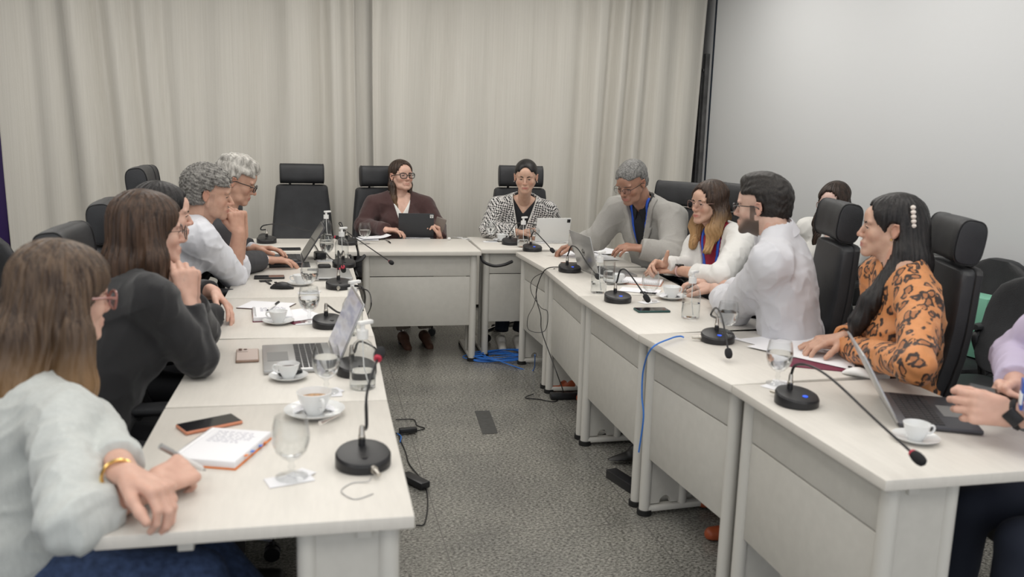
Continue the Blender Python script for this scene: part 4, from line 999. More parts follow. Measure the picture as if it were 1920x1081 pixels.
# ------------------------------------------------------------------ hands
def hand_prims(F, fr, H, W, d, n, side, cfg):
    """W wrist, d forward, n palm normal, side = thumb side (all world); fr converts to the field frame"""
    d = norm(d); n = norm(n-d*np.dot(n, d)); t = np.cross(d, n); t = t if np.dot(t, side) > 0 else -t; s = cfg.get('size', 1.)
    T = lambda a, b, c: fr.to(W+s*(d*a+t*b+n*c))
    dn = fr.dirto(n)
    F.chain([T(-.02, 0, 0), T(.012, 0, 0)], [.026*s, .024*s], .012, sq=(dn, 1.35))
    for b0, b1 in ((.014, .028), (.004, .010), (-.008, -.010), (-.016, -.028)):
        F.cone(T(.014, b0, 0), T(.082-.10*abs(b1-.008)*.35, b1, 0), .0155*s, .0125*s, .010, sq=(dn, 1.15))
    F.ell(T(.035, .018, .008), (.019*s,)*3, .012)
    L = [(.040, .025, .020), (.046, .029, .021), (.043, .027, .021), (.033, .020, .018)]; base = [(.084, .029), (.088, .0095), (.084, -.010), (.076, -.028)]
    curls = cfg.get('curl', [.4, .45, .5, .55]); spread = cfg.get('spread', .06)
    if not hasattr(curls, '__len__'): curls = [curls]*4
    tips = []
    for i in range(4):
        c = curls[i]; c = c if hasattr(c, '__len__') else (c*.9, c*1.15, c*.75); a = 0; p = np.array([base[i][0]-.006, base[i][1], 0.]); pts = [T(*p)]
        sx = spread*(1.2-i)*.8
        for j in range(3):
            a += c[j]; q = V(math.cos(a), 0, math.sin(a)); q[1] = sx*math.cos(a); p = p+norm(q)*L[i][j]*(1 if i else 1.0); pts.append(T(*p))
        r = [.0098, .0090, .0083, .0070] if i < 3 else [.0085, .0078, .0070, .0060]
        for j in range(3): F.cone(pts[j], pts[j+1], r[j]*s, r[j+1]*s, .0035 if j else .007)
        tips.append((pts[2], pts[3]))
    th = cfg.get('thumb', (.75, .25, .2))   # outward, palmward, tip bend
    a = V(math.cos(th[0]), math.sin(th[0]), th[1]); a = norm(a); p0 = V(.022, .024, .006); p1 = p0+a*.042; b = norm(V(a[0]+th[2]*.8, a[1]-th[2], a[2]+th[2]*.5)); p2 = p1+b*.032; p3 = p2+norm(b+V(.1, -.2*th[2], .2*th[2]))*.024
    F.chain([T(*p0), T(*p1), T(*p2), T(*p3)], [.0155*s, .0118*s, .0105*s, .0085*s], .006)
def make_hand(A, near):
    """A: arm dict with E (elbow), W (wrist), hand cfgs"""
    E, W = np.array(A['E'], float), np.array(A['W'], float); H = A['hand']; fr = Frame((0, 0, 0), (1, 0, 0), (0, 1, 0), (0, 0, 1))
    d = norm(H.get('d', W-E)); h = .0028 if near else .0034; b0 = A.get('bare', .35); m0 = E+(W-E)*(1-b0)
    P = np.stack([m0, W, W+d*.2]); F = Field(P.min(0)-.085, P.max(0)+.085, h)
    fore = A.get('fore', 1.); ax = norm(W-E)
    F.cone(m0, W, (.040*b0+.028*(1-b0))*fore, .0255*fore, .01, flat='a' if b0 < .9 else None)
    hand_prims(F, fr, H, W, d, np.array(H['n'], float), np.array(H['t'], float), H)
    if 'beyond' in A: pass
    return F.mesh()
# ------------------------------------------------------------------ the whole figure
def person(P):
    hf = head_frame(P['H'], *P.get('hdir', (0, 0, 0)), sc=P.get('hs', .94 if P.get('fem', True) else .97)); near = P.get('near')
    fem = P.get('fem', True); sw = P.get('sw', .165 if fem else .195)
    ba = math.radians(P['face']); fwd = V(math.cos(ba), math.sin(ba), 0); rgt = V(math.sin(ba), -math.cos(ba), 0)
    H = np.array(P['H']); Nk = np.array(P['N']) if 'N' in P else H-hf.R[1]*.02-V(0, 0, .165)-fwd*.035
    pelvis = np.array(P['pelvis'], float); pelvis = V(pelvis[0], pelvis[1], pelvis[2] if len(pelvis) > 2 else .565)
    up = norm(Nk-pelvis); sideways = norm(P.get('lat', rgt)); fw = norm(np.cross(up, sideways)); lat = np.cross(fw, up)
    tf = Frame(pelvis, lat, fw, up); Ht = float(np.linalg.norm(Nk-pelvis))
    base = V(pelvis[0], pelvis[1], 0)
    root = empty('person', tuple(base), 0, P['label'], 'person')
    SH = {}
    for s, A in ((1, P.get('R')), (-1, P.get('L'))):
        SH[s] = tf.frm(V(s*sw, .012, Ht-.055-P.get('drop', .0))) if not A or 'S' not in A else np.array(A['S'], float)
    g = P.get('girth', 1.); h = .0052 if near else .0062
    arms = [(s, A) for s, A in ((1, P.get('R')), (-1, P.get('L'))) if A]
    tp = [tf.to(SH[1]), tf.to(SH[-1]), V(0, 0, -.12), V(0, 0, Ht+.08)]+[tf.to(A[q]) for s, A in arms for q in ('E', 'W')]
    lo = np.min(tp, 0)-V(.12, .17, .1); hi = np.max(tp, 0)+V(.12, .2, .03); lo[0] = min(lo[0], -.24*g); hi[0] = max(hi[0], .24*g); lo[2] = max(lo[2], -.22)
    F = Field(lo, hi, h)
    hw_ = .155 if fem else .165
    F.ell((0, -.01, -.005), (hw_*g*1.06, .125*g, .13), .03)
    F.ell((0, .012, Ht*.30), (.132*g if fem else .155*g, .108*g, .17), .05)
    F.ell((0, .0, Ht*.62), (sw*.86+.01, .108*(g*.5+.5), .19), .05)
    F.ell((0, -.018, Ht*.80), (sw*.92, .085, .11), .04)
    if fem:
        for s in (-1, 1): F.ell((s*.075, .082*(g*.4+.6), Ht*.60), (.062, .052, .062), .035)
    nk = tf.to(Nk)
    for s in (-1, 1):
        S = tf.to(SH[s]); F.cone(nk+V(s*.03, -.012, .01), S, .042, .050, .04)
    F.cone(nk+V(0, -.012, .0), nk+V(0, -.01, -.08), .052, .075, .03)
    sl_r = P.get('sleeve_r', 0)
    Ftor = F.copy(); Fs = F.copy()         # skin/arms copy shares torso
    for s, A in arms:
        S, E, W = tf.to(SH[s]), tf.to(A['E']), tf.to(A['W']); m = fem and .044 or .052; m *= P.get('armg', 1)
        A['_S'] = S; A['_E'] = E; A['_W'] = W; A['_m'] = m
        F.cone(S, E, m+.008, m*.92, .035); Fs.cone(S, E, m+.004, m*.80, .03)
        e1 = E+(W-E)*A.get('cuff', .97); F.cone(E, e1, m*.93, m*.70, .012, flat='b'); Fs.cone(E, W, m*.85, .021, .012)
    # skin under clothes (coarse) + head + hands : one body mesh
    parts = []; masks = dict(lip=[], beard=[], flush=[])
    hv, hq, mk = make_head(P, hf, Nk, None, (tf.frm(tf.to(SH[1])-V(0, .012, .012)), tf.frm(tf.to(SH[-1])-V(0, .012, .012)), up)); parts.append((hv, hq))
    for k in masks: masks[k].append(mk[k])
    Fb = Fs.copy(); Fb.fn(lambda F_, X, Y, Z: F_+.004)
    v, q = Fb.mesh(); parts.append((tf.frm(v), q)); z = np.zeros(len(v)); [masks[k].append(z) for k in masks]
    for s, A in arms:
        if 'hand' in A:
            v, q = make_hand(A, near); parts.append((v, q)); z = np.zeros(len(v)); [masks[k].append(z) for k in ('lip', 'beard')]; masks['flush'].append(z+.12)
    tomesh('body', parts, P['skin'], root, base, masks)
    face_bits(P, hf, root, base)
    # garments
    seed = P.get('seed', 1); amp0 = P.get('wrinkle', .0035)
    def wr(F_, X, Y, Z):
        amp = amp0*np.clip((np.sqrt(X*X+Y*Y+(Z-Ht)**2)-.075)/.06, 0, 1)
        rg = 1-np.abs(wob(X, Y, Z, 9., seed+20, (1, 1, .8))); rg2 = 1-np.abs(wob(X, Y, Z, 17., seed+30))
        o = F_-amp*wob(X, Y, Z, 11., seed, (1, 1, .75))-amp*.5*wob(X, Y, Z, 27., seed+5)-amp*1.9*(np.clip(rg, 0, 1)**5-.25)-amp*.9*(np.clip(rg2, 0, 1)**6-.2)
        for s, A in arms:       # bunched folds around each elbow
            E = A['_E']; u = norm(A['_W']-A['_S']); d2 = (X-E[0])**2+(Y-E[1])**2+(Z-E[2])**2; t = (X-E[0])*u[0]+(Y-E[1])*u[1]+(Z-E[2])*u[2]
            o = o-amp*1.5*np.exp(-d2/.006)*np.sin(t*120+3*wob(X, Y, Z, 9., seed+9))
            S = A['_S']; d3 = (X-S[0])**2+(Y-S[1])**2+(Z-S[2]+.06)**2; o = o-amp*.9*np.exp(-d3/.006)*np.sin((X*s*.7-Z)*85+2*wob(X, Y, Z, 8., seed+2))
        return o
    Fw = F.copy().fn(wr)
    for G in P['garments']:
        off = G.get('off', .008); reg = G['region']; src = Fw if G.get('wr', True) else F
        if G.get('sleeveless'): src = Ftor.copy()
        def fnn(F_, X, Y, Z): return np.maximum(F_-off, reg(X, Y, Z, Ht))
        v, q = src.copy().fn(fnn).mesh()
        if len(v) > 10:
            v, q = big_parts(v, q)
            o = tomesh(G['name'], [(tf.frm(v), q)], G['mat'], root, base, smooth=1)
            if G.get('label'): o['label'] = G['label']
    # trousers / skirt and shoes
    if P.get('legs'):
        Lg = P['legs']; pts = [V(0, 0, 0)]; wl = lambda p: np.array(p, float)
        K = [wl(Lg['kR']), wl(Lg['kL'])]; A_ = [wl(Lg['aR']), wl(Lg['aL'])]; hp = [pelvis+rgt*.085-V(0, 0, .02), pelvis-rgt*.085-V(0, 0, .02)]
        allp = np.array(K+A_+hp); Fl = Field(allp.min(0)-.15, allp.max(0)+.15, .009)
        Fl.ell(pelvis-V(0, 0, .01), (.16*g, .15*g, .12), .03)
        for hh, kk, aa in zip(hp, K, A_):
            Fl.cone(hh, kk, .082*g, .060, .03); Fl.cone(kk, aa+V(0, 0, Lg.get('hem', .03)), .060, Lg.get('rhem', .05), .02, flat='b')
        Fl.fn(lambda F_, X, Y, Z: F_-.003*wob(X, Y, Z, 12., seed+3))
        tomesh(Lg.get('name', 'trousers'), [Fl.mesh()], Lg['mat'], root, base, smooth=1)
        ft = norm(Lg.get('toe', fwd)); fs_ = []
        bp = []
        for aa in A_:
            F2 = Field(aa-V(.2, .2, .14), aa+V(.2, .2, .12), .006)
            z0 = aa[2]-.06; c = V(aa[0], aa[1], z0)
            F2.cone(c-ft*.035+V(0, 0, .012), c+ft*.15+V(0, 0, -.005), .034, .028, .02); F2.cone(c-ft*.03+V(0, 0, .02), c+ft*.03+V(0, 0, .03), .036, .032, .02)
            if Lg.get('heel'): F2.cone(c-ft*.055, c-ft*.055-V(0, 0, .06), .012, .008, .01)
            F2.fn(lambda F_, X, Y, Z: np.maximum(F_, (z0-.022-(.06 if Lg.get('heel') else 0))-Z))
            so = tomesh('shoe', [F2.mesh()], Lg['shoe'], root, base, smooth=1)
            F3 = Field(aa-V(.06, .06, .06), aa+V(.06, .06, .14), .007); F3.cone(aa+V(0, 0, -.04), aa+V(0, 0, .1), .034, .036, .01); bp.append(F3.mesh())
        if Lg.get('ankle'): tomesh('sock' if Lg['ankle'] != 'skin' else 'ankle', bp, P['skin'] if Lg['ankle'] == 'skin' else Lg['ankle'], root, base)
    if 'hair' in P: P['hair'](P, hf, root, base, tf, Ht)
    if 'extra' in P: P['extra'](P, hf, root, base, tf, Ht, F)
    return root
# regions used to cut garments (negative inside), torso frame: x right, y front, z up from the pelvis
def r_all(X, Y, Z, Ht): return X*0+Y*0+Z*0-1
def neck_hole(r, dz=0, ny=0):
    def f(X, Y, Z, Ht): return np.maximum(r-np.sqrt(X*X+(Y-ny)**2), -(Ht-.1+dz-Z)) if False else r-np.sqrt(X*X+(Y-ny)**2+(np.minimum(0, Z-(Ht-.03+dz)))**2)
    return f
def v_neck(w_, depth, top=0.0, zmin=None):
    """opening: half-width w_ at the neck, closing at depth below it, front only"""
    def f(X, Y, Z, Ht):
        z1 = Ht+top; t = (Z-(z1-depth))/depth; half = w_*np.clip(t, 0, 1.3)
        d = half-np.abs(X); d = np.minimum(d, (Y+.02)); d = np.where(t > 0, d, np.minimum(d, t*depth)); return d
    return f
def rmax(*fs): return lambda X, Y, Z, Ht: __import__('functools').reduce(np.maximum, [f(X, Y, Z, Ht) for f in fs])
def rmin(*fs): return lambda X, Y, Z, Ht: __import__('functools').reduce(np.minimum, [f(X, Y, Z, Ht) for f in fs])
def neg(f): return lambda X, Y, Z, Ht: -f(X, Y, Z, Ht)
def below(z): return lambda X, Y, Z, Ht: (z-Z)+0*X+0*Y      # keep Z > z
def torso_only(w_=.2): return lambda X, Y, Z, Ht: np.abs(X)-w_+0*Y+0*Z
def open_front(w0, w1, zb=-.1, ztop=0.):
    """jacket opening: half-width w1 at the neck to w0 at zb"""
    def f(X, Y, Z, Ht):
        t = np.clip((Z-zb)/(Ht+ztop-zb), 0, 1.2); return np.minimum(w0+(w1-w0)*t-np.abs(X), Y+.03)
    return f
def edge_band(fo, w_):     # strip of cloth just outside an opening
    return lambda X, Y, Z, Ht: np.maximum(fo(X, Y, Z, Ht), -w_-fo(X, Y, Z, Ht))
def front(X, Y, Z, Ht): return -Y+0*X+0*Z
def strap_v(w0, w1, zb, hw=.009):   # lanyard: V from shoulders meeting at zb
    def f(X, Y, Z, Ht):
        t = (Z-zb)/(Ht-.02-zb); c = w0+(w1-w0)*np.clip(t, 0, 1); return np.maximum(np.maximum(np.abs(np.abs(X)-c)-hw, -t*.3), -Y+.0)
    return f
# ------------------------------------------------------------------ hair
def hair_long(cols, chains, cap=.012, face=(.060, .075, .088, .085, -.018), part=0, ears=False, hl=.0, groove=.0022, h=.0036, tips=None, wave=0, freq=44, behind=False, kk=.02):
    def fn(P, hf, root, base, tf, Ht):
        pts = np.array([p for c in chains for p, r in c]+[(.1, .09, .15), (-.1, -.15, -.05)]); lo = pts.min(0)-.06; hi = pts.max(0)+.06
        F = Field(lo, hi, h); w_ = P.get('hw', 1.)
        F.ell((0, -.026, .044), (.075*w_+cap, .095+cap, .083+cap), .01)
        F.ell((0, -.045, -.0), (.072*w_+cap, .075+cap*.8, .085), .02)
        F.ell((0, .012, .046), (.066*w_+cap, .073+cap, .062+cap), .02)
        for c in chains:
            for i in range(len(c)-1): F.cone(c[i][0], c[i+1][0], c[i][1], c[i+1][1], kk)
        fx, fy, fz, cyy, czz = face
        F.ell((0, cyy, czz), (fx*1.05, fy*1.12, fz*1.12), .020, 'sub')
        F.ell((0, .05, -.09), (.05, .05, .06), .015, 'sub')
        if ears:
            for s in (-1, 1): F.ell((s*.085, -.004, -.006), (.03, .024, .034), .008, 'sub')
        if part is not None: F.chain([(part, .09, .10), (part, .03, .147), (part, -.06, .150)], [.004, .005, .002], .008, 'sub')
        def st(F_, X, Y, Z):
            th = np.arctan2(X, -(Y+.02)+.001*0+0*Z); fd = np.clip((np.sqrt(X*X+(Y+.02)**2+0*Z)-.015)/.05, 0, 1); wv = wave*np.clip((.09-Z)/.08, 0, 1)*np.sin(Z*42+2*np.sin(th*2)+X*14)
            return F_-fd*groove*np.sin(th*freq+4*np.sin(Z*6+th*3)+wv*5)-fd*groove*.7*np.sin(th*freq*.43+2+3*np.sin(Z*9))-wv*.009
        F.fn(st); v, q = F.mesh(); o = tomesh('hair', [(hf.frm(v), q)], cols, root, base, smooth=1); P['_hair'] = o
    return fn
def hair_short(m_, cap=.012, curl=.0, nape=-.06, front_z=.058, side=.0, sweep=None, h=.0032, cf=70, temple=.03, top=.0, fw=.058):
    def fn(P, hf, root, base, tf, Ht):
        F = Field((-.13, -.16, -.13), (.13, .14, .19), h); w_ = P.get('hw', 1.)
        F.ell((0, -.024, .042), (.074*w_+cap, .095+cap, .083+cap), .01)
        F.ell((0, -.045, -.015), (.066*w_+cap*.8, .070+cap*.7, .075), .02)
        F.ell((0, .016, .048), (.064*w_+cap, .070+cap*.8, .058+cap), .02)
        if top: F.ell((0, .01, .105), (.06, .08, .035+top), .02)
        if sweep:
            for c in sweep:
                for i in range(len(c)-1): F.cone(c[i][0], c[i+1][0], c[i][1], c[i+1][1], .015)
        def cut(F_, X, Y, Z):
            a = 1-np.sqrt((X/(fw+.1*np.maximum(0, Z-.05)))**2+((Y-.080)/.062)**2+((Z-(front_z-.098))/.100)**2); a = a*.055      # face oval
            b = np.minimum(Y-(-.002+temple*np.clip((Z-.0)/.04, -.35, 1.)+.25*np.maximum(0, Z-.03)), .052-Z)  # temples
            c = (nape-Z)+.25*np.maximum(0, Y+.06)                     # nape line
            m = np.maximum(np.maximum(a, b), c)*.9; hh = np.clip(.5-.5*(m-F_)/.016, 0, 1); return m+(F_-m)*hh+.016*hh*(1-hh)
        F.fn(cut)
        for s in (-1, 1): F.ell((s*.086*w_, -.010, -.006), (.022, .024, .035), .006, 'sub')
        if curl: F.fn(lambda F_, X, Y, Z: F_-curl*(np.sin(X*cf+2.4*np.sin(Y*cf*.6+Z*30))*np.sin(Y*cf*1.1+2*np.sin(Z*cf*.5))+.7*np.sin(Z*cf*1.2+2.5*np.sin(X*cf*.7+1)+Y*40)))
        v, q = F.mesh(); tomesh('hair', [(hf.frm(v), q)], m_, root, base, smooth=1)
    return fn
# ------------------------------------------------------------------ the people
SK = dict(fair=skin_mat('fair_skin', (.66, .43, .34)), tan=skin_mat('tan_skin', (.56, .345, .255), beard=(.05, .04, .035)), brown=skin_mat('brown_skin', (.38, .215, .15)),
          pale=skin_mat('pale_skin', (.68, .49, .43), lip=(.40, .10, .10)), beardman=skin_mat('bearded_skin', (.60, .41, .33), beard=(.045, .033, .028)), olive=skin_mat('olive_skin', (.58, .375, .28), lip=(.40, .10, .09)))
HB = hair_mat
hm = dict(
 p1=HB('brown_to_blond_hair', (.035, .020, .013), (.13, .085, .055), (.42, .24, .10), 70, (1.13, .95)),
 p2=HB('brown_hair', (.022, .012, .008), (.085, .048, .030), None, 70),
 black=HB('black_hair', (.004, .004, .005), (.022, .019, .019), None, 90),
 p4=HB('curly_grey_hair', (.09, .085, .08), (.27, .26, .24), None, 60, stretch=.7),
 p5=HB('silver_hair', (.22, .21, .19), (.58, .56, .52), None, 60, stretch=.35),
 p6=HB('dark_brown_hair_light_ends', (.018, .011, .008), (.06, .036, .024), (.22, .12, .05), 80, (1.16, 1.03)),
 p8=HB('short_grey_hair', (.06, .06, .058), (.24, .235, .225), None, 140, stretch=.8),
 p9=HB('brown_to_honey_hair', (.020, .011, .008), (.06, .034, .022), (.52, .31, .14), 60, (1.24, 1.12)),
 p10=HB('short_black_hair', (.006, .005, .005), (.028, .023, .020), None, 160, stretch=.8),
 p11=HB('dark_wavy_hair', (.010, .006, .005), (.045, .026, .018), None, 60))
C = {}
C['white_linen'] = mat('pale_striped_blouse', (.55, .575, .56), .85, noise=.05, scale=110, stretch=(1, 1, .06), bump=.3, bscale=500, sheen=.2)
C['black_knit'] = mat('black_knit', (.012, .012, .014), .85, bump=.35, bscale=600, sheen=.25)
C['white_shirt'] = mat('white_cotton_shirt', (.70, .71, .76), .75, bump=.12, bscale=500)
C['white_shirt2'] = mat('white_fitted_shirt', (.62, .62, .655), .75, bump=.12, bscale=500)
C['suit'] = mat('charcoal_suit', (.05, .05, .055), .8, bump=.2, bscale=600)
C['maroon_wool'] = mat('maroon_wool', (.060, .028, .027), .9, bump=.3, bscale=500, sheen=.2)
C['white_top'] = mat('white_top', (.74, .73, .70), .8)
C['black_top'] = mat('black_top', (.012, .013, .016), .8)
C['grey_blazer'] = mat('light_grey_blazer', (.36, .35, .33), .85, noise=.06, scale=260, bump=.25, bscale=500)
C['white_blazer'] = mat('ivory_blazer', (.70, .69, .67), .75, bump=.15, bscale=500)
C['red_top'] = mat('crimson_top', (.30, .015, .04), .7)
C['lilac'] = mat('lilac_shirt', (.56, .50, .66), .75, bump=.12, bscale=500)
C['lanyard'] = mat('royal_blue_lanyard', (.02, .09, .52), .5)
C['jeans'] = mat('blue_denim', (.05, .08, .17), .9, noise=.35, scale=60, bump=.3, bscale=600)
C['dark_trousers'] = mat('dark_trousers', (.02, .021, .026), .85); C['grey_trousers'] = mat('taupe_trousers', (.22, .19, .16), .85); C['navy'] = mat('navy_trousers', (.012, .016, .03), .85)
C['black_shoe'] = mat('black_shoe', (.012, .011, .011), .4); C['brown_shoe'] = mat('brown_suede_shoe', (.10, .045, .028), .7); C['rust_shoe'] = mat('rust_leather_shoe', (.36, .08, .03), .4); C['white_shoe'] = mat('white_shoe', (.6, .58, .54), .6)
C['black_frame'] = mat('black_acetate', (.012, .008, .008), .25, coat=.4); C['clear_frame'] = mat('pinkish_clear_acetate', (.30, .12, .10), .2, coat=.5); C['metal_frame'] = mat('thin_metal_frame', (.12, .10, .09), .3, .8); C['rose_frame'] = mat('rose_gold_frame', (.45, .28, .24), .3, .7)
def hounds(nt, b):
    L = nt.links.new; tc = N(nt, 'ShaderNodeTexCoord'); mp = N(nt, 'ShaderNodeMapping'); mp.inputs['Rotation'].default_value = (.0, .6, .15); L(tc.outputs['Object'], mp.inputs[0])
    ck = N(nt, 'ShaderNodeTexChecker', Scale=88.); ck.inputs[1].default_value = (.74, .72, .70, 1); ck.inputs[2].default_value = (.012, .012, .014, 1); L(mp.outputs[0], ck.inputs['Vector']); L(ck.outputs[0], b.inputs['Base Color'])
C['houndstooth'] = ramp_mat('black_white_check_knit', hounds, .85)
def leopard(nt, b):
    L = nt.links.new; tc = N(nt, 'ShaderNodeTexCoord'); mp = N(nt, 'ShaderNodeMapping'); mp.inputs['Scale'].default_value = (1, 1.2, .9); L(tc.outputs['Object'], mp.inputs[0])
    nz = N(nt, 'ShaderNodeTexNoise', Scale=16., Detail=3.); L(mp.outputs[0], nz.inputs['Vector'])
    sb = N(nt, 'ShaderNodeVectorMath', operation='MULTIPLY_ADD'); L(nz.outputs['Color'], sb.inputs[0]); sb.inputs[1].default_value = (.06, .06, .06); L(mp.outputs[0], sb.inputs[2])
    v = N(nt, 'ShaderNodeTexVoronoi', Scale=24.); v.feature = 'F1'; L(sb.outputs[0], v.inputs['Vector'])
    r = ramp(nt, [(0, (.36, .13, .045)), (.28, (.40, .15, .05)), (.34, (.022, .010, .006)), (.47, (.03, .012, .007)), (.53, (.62, .25, .085)), (1, (.66, .28, .10))]); L(v.outputs['Distance'], r.inputs[0])
    n2 = N(nt, 'ShaderNodeTexNoise', Scale=44., Detail=2.); L(mp.outputs[0], n2.inputs['Vector'])
    gt = ramp(nt, [(.36, (1, 1, 1)), (.40, (0, 0, 0))]); L(n2.outputs['Fac'], gt.inputs[0])
    mx = N(nt, 'ShaderNodeMix', data_type='RGBA'); L(gt.outputs[0], mx.inputs[0]); L(r.outputs[0], mx.inputs[6]); mx.inputs[7].default_value = (.60, .25, .085, 1)
    L(mx.outputs[2], b.inputs['Base Color']); b.inputs['Sheen Weight'].default_value = .1
C['leopard'] = ramp_mat('leopard_print_satin', leopard, .55)
def legs(pel, ang, mat_, shoe, aR=None, aL=None, kz=.50, toe=None, **k):
    a = math.radians(ang); f = V(math.cos(a), math.sin(a), 0); r = V(math.sin(a), -math.cos(a), 0); p = V(pel[0], pel[1], 0)
    kR = p+f*.40+r*.10+V(0, 0, kz); kL = p+f*.40-r*.10+V(0, 0, kz)
    aR = np.array(aR) if aR is not None else kR+f*.02+V(0, 0, .085-kz); aL = np.array(aL) if aL is not None else kL+f*.02+V(0, 0, .085-kz)
    return dict(kR=kR, kL=kL, aR=aR, aL=aL, mat=mat_, shoe=shoe, toe=f if toe is None else toe, **k)
def fit_arm(E, W, S, up_=.29): return E
def strapmesh(name, pts, wd, m, root, base, th=.0012, up=None):
    """ribbon through world points; width axis = up x tangent"""
    P = [np.array(p)-np.array(base) for p in spline(pts, 6)]; rings = []
    for i, p in enumerate(P):
        t = norm(P[min(i+1, len(P)-1)]-P[max(i-1, 0)]); n = norm(up if up is not None else (0, 1, 0)); s = norm(np.cross(n, t)); n2 = np.cross(t, s)
        rings.append([p+s*wd/2+n2*th, p-s*wd/2+n2*th, p-s*wd/2-n2*th, p+s*wd/2-n2*th])
    return MB().loft(rings).build(name, m, root)
def collar(P, tf, Ht, base, root, m, spread=.03, h_=.032, r_=.072, y0=-.008, tips=.055):
    """turned-down shirt collar: a standing band with two points in front"""
    for s in (-1, 1):
        vs = []; n = 14
        for i in range(n+1):
            a = PI*i/n; x = s*math.sin(a)*r_; y = -math.cos(a)*r_*.95+y0; zt = Ht+.030-.030*(i/n)**1.5; drop = h_+tips*max(0, (i/n-.6)/.4)**1.6
            o = .012+.004*math.sin(a); k = 1+o/r_
            vs.append([(x, y, zt-.012), (x*1.02, y*1.02, zt+.006), (x*k*1.06, y*k*1.05+.0, zt-drop), (x*(k-.05)*1.04, y*(k-.05)*1.04, zt-drop+.002)])
        if True: vs[-1] = [(s*.006, vs[-1][0][1], vs[-1][0][2]), (s*.007, vs[-1][1][1]+.002, vs[-1][1][2]), (s*spread, vs[-1][2][1]+.006, vs[-1][2][2]), (s*spread, vs[-1][3][1], vs[-1][3][2])]
        MB().loft([[tuple(tf.frm(q)-base) for q in r] for r in vs]).build('collar', m, root, sharp=60)
Z0 = (0, 0, -1.); UPV = V(0, 0, 1)
FULL = neck_hole(.068)
CH1 = lambda c, r: [(tuple(a), b) for a, b in zip(c, r)]
# 1 nearest woman, pale blouse --------------------------------------------------------------
pel = (-.68, 1.95)
W1 = at(292, 908, .785); W1l = at(238, 890, .83)
def x1(P, hf, root, base, tf, Ht, F):
    b = MB(); c = np.array(W1l)-base+V(-.015, -.0, .0); a = norm(np.array(P['L']['W'])-np.array(P['L']['E'])); u = norm(np.cross(a, UPV)); v = np.cross(u, a)
    b.tube([c+.031*(u*math.cos(t)+v*math.sin(t)) for t in [2*PI*k/18 for k in range(18)]], .004, 6, closed=True).build('bracelet_watch', M['gold'], root)
person(dict(label='woman in a pale pinstriped blouse with brown-to-blond hair, holding a white pen', near=True, H=dep(122, 556, 2.0), hdir=(38, 8, 0), N=V(-.635, 2.09, .875), face=30, pelvis=pel, skin=SK['fair'], seed=3, wrinkle=.005, sw=.165,
  R=dict(E=V(-.455, 1.665, .765), W=W1, bare=.72, cuff=.42, hand=dict(d=(.45, .55, .06), n=(-.35, .35, -.8), t=(-.6, .5, .3), curl=[(1.0, .9, .5), (1.1, 1.0, .6), (1.1, 1.0, .6), (1.1, 1.0, .6)], thumb=(.35, .7, .5))),
  L=dict(E=V(-.52, 2.10, .80), W=W1l, bare=.4, cuff=.74, hand=dict(d=(.75, -.45, -.18), n=(-.1, -.15, -1), t=(-.5, -.8, 0), curl=[(.75, .7, .5)]*4, thumb=(.5, .4, .2))),
  armg=1.18, garments=[dict(name='blouse', mat=C['white_linen'], off=.014, region=FULL)],
  legs=legs(pel, 8, C['jeans'], C['black_shoe'], ankle='skin', hem=.08, rhem=.075, aR=(-.12, 1.66, .09), aL=(-.02, 1.95, .09)),
  glasses=dict(mat=C['clear_frame'], r=.0032, size=(.027, .023), temple=.004), earring=M['gold'],
  hair=hair_long(hm['p1'], [CH1([(.055, -.02, .02), (.085, -.015, -.08), (.10, .0, -.20), (.09, .02, -.30)], [.045, .045, .045, .020]), CH1([(-.055, -.02, .02), (-.085, -.01, -.08), (-.095, .02, -.20), (-.085, .05, -.27)], [.04, .035, .03, .014]), CH1([(0, -.06, .0), (0, -.095, -.10), (.02, -.115, -.24), (.04, -.13, -.38)], [.07, .08, .08, .035]), CH1([(-.02, -.06, .0), (-.06, -.105, -.14), (-.08, -.12, -.36)], [.06, .065, .035]), CH1([(-.05, -.07, 0), (-.06, -.085, -.12), (-.07, -.085, -.28)], [.05, .05, .025])], cap=.018, wave=.2, h=.0038, part=.01), extra=x1))
pen(at(386, 882, .752), at(300, 836, .835), 'white pen held by the nearest woman above her notebook', 'white_plastic', .006, tip='alu')
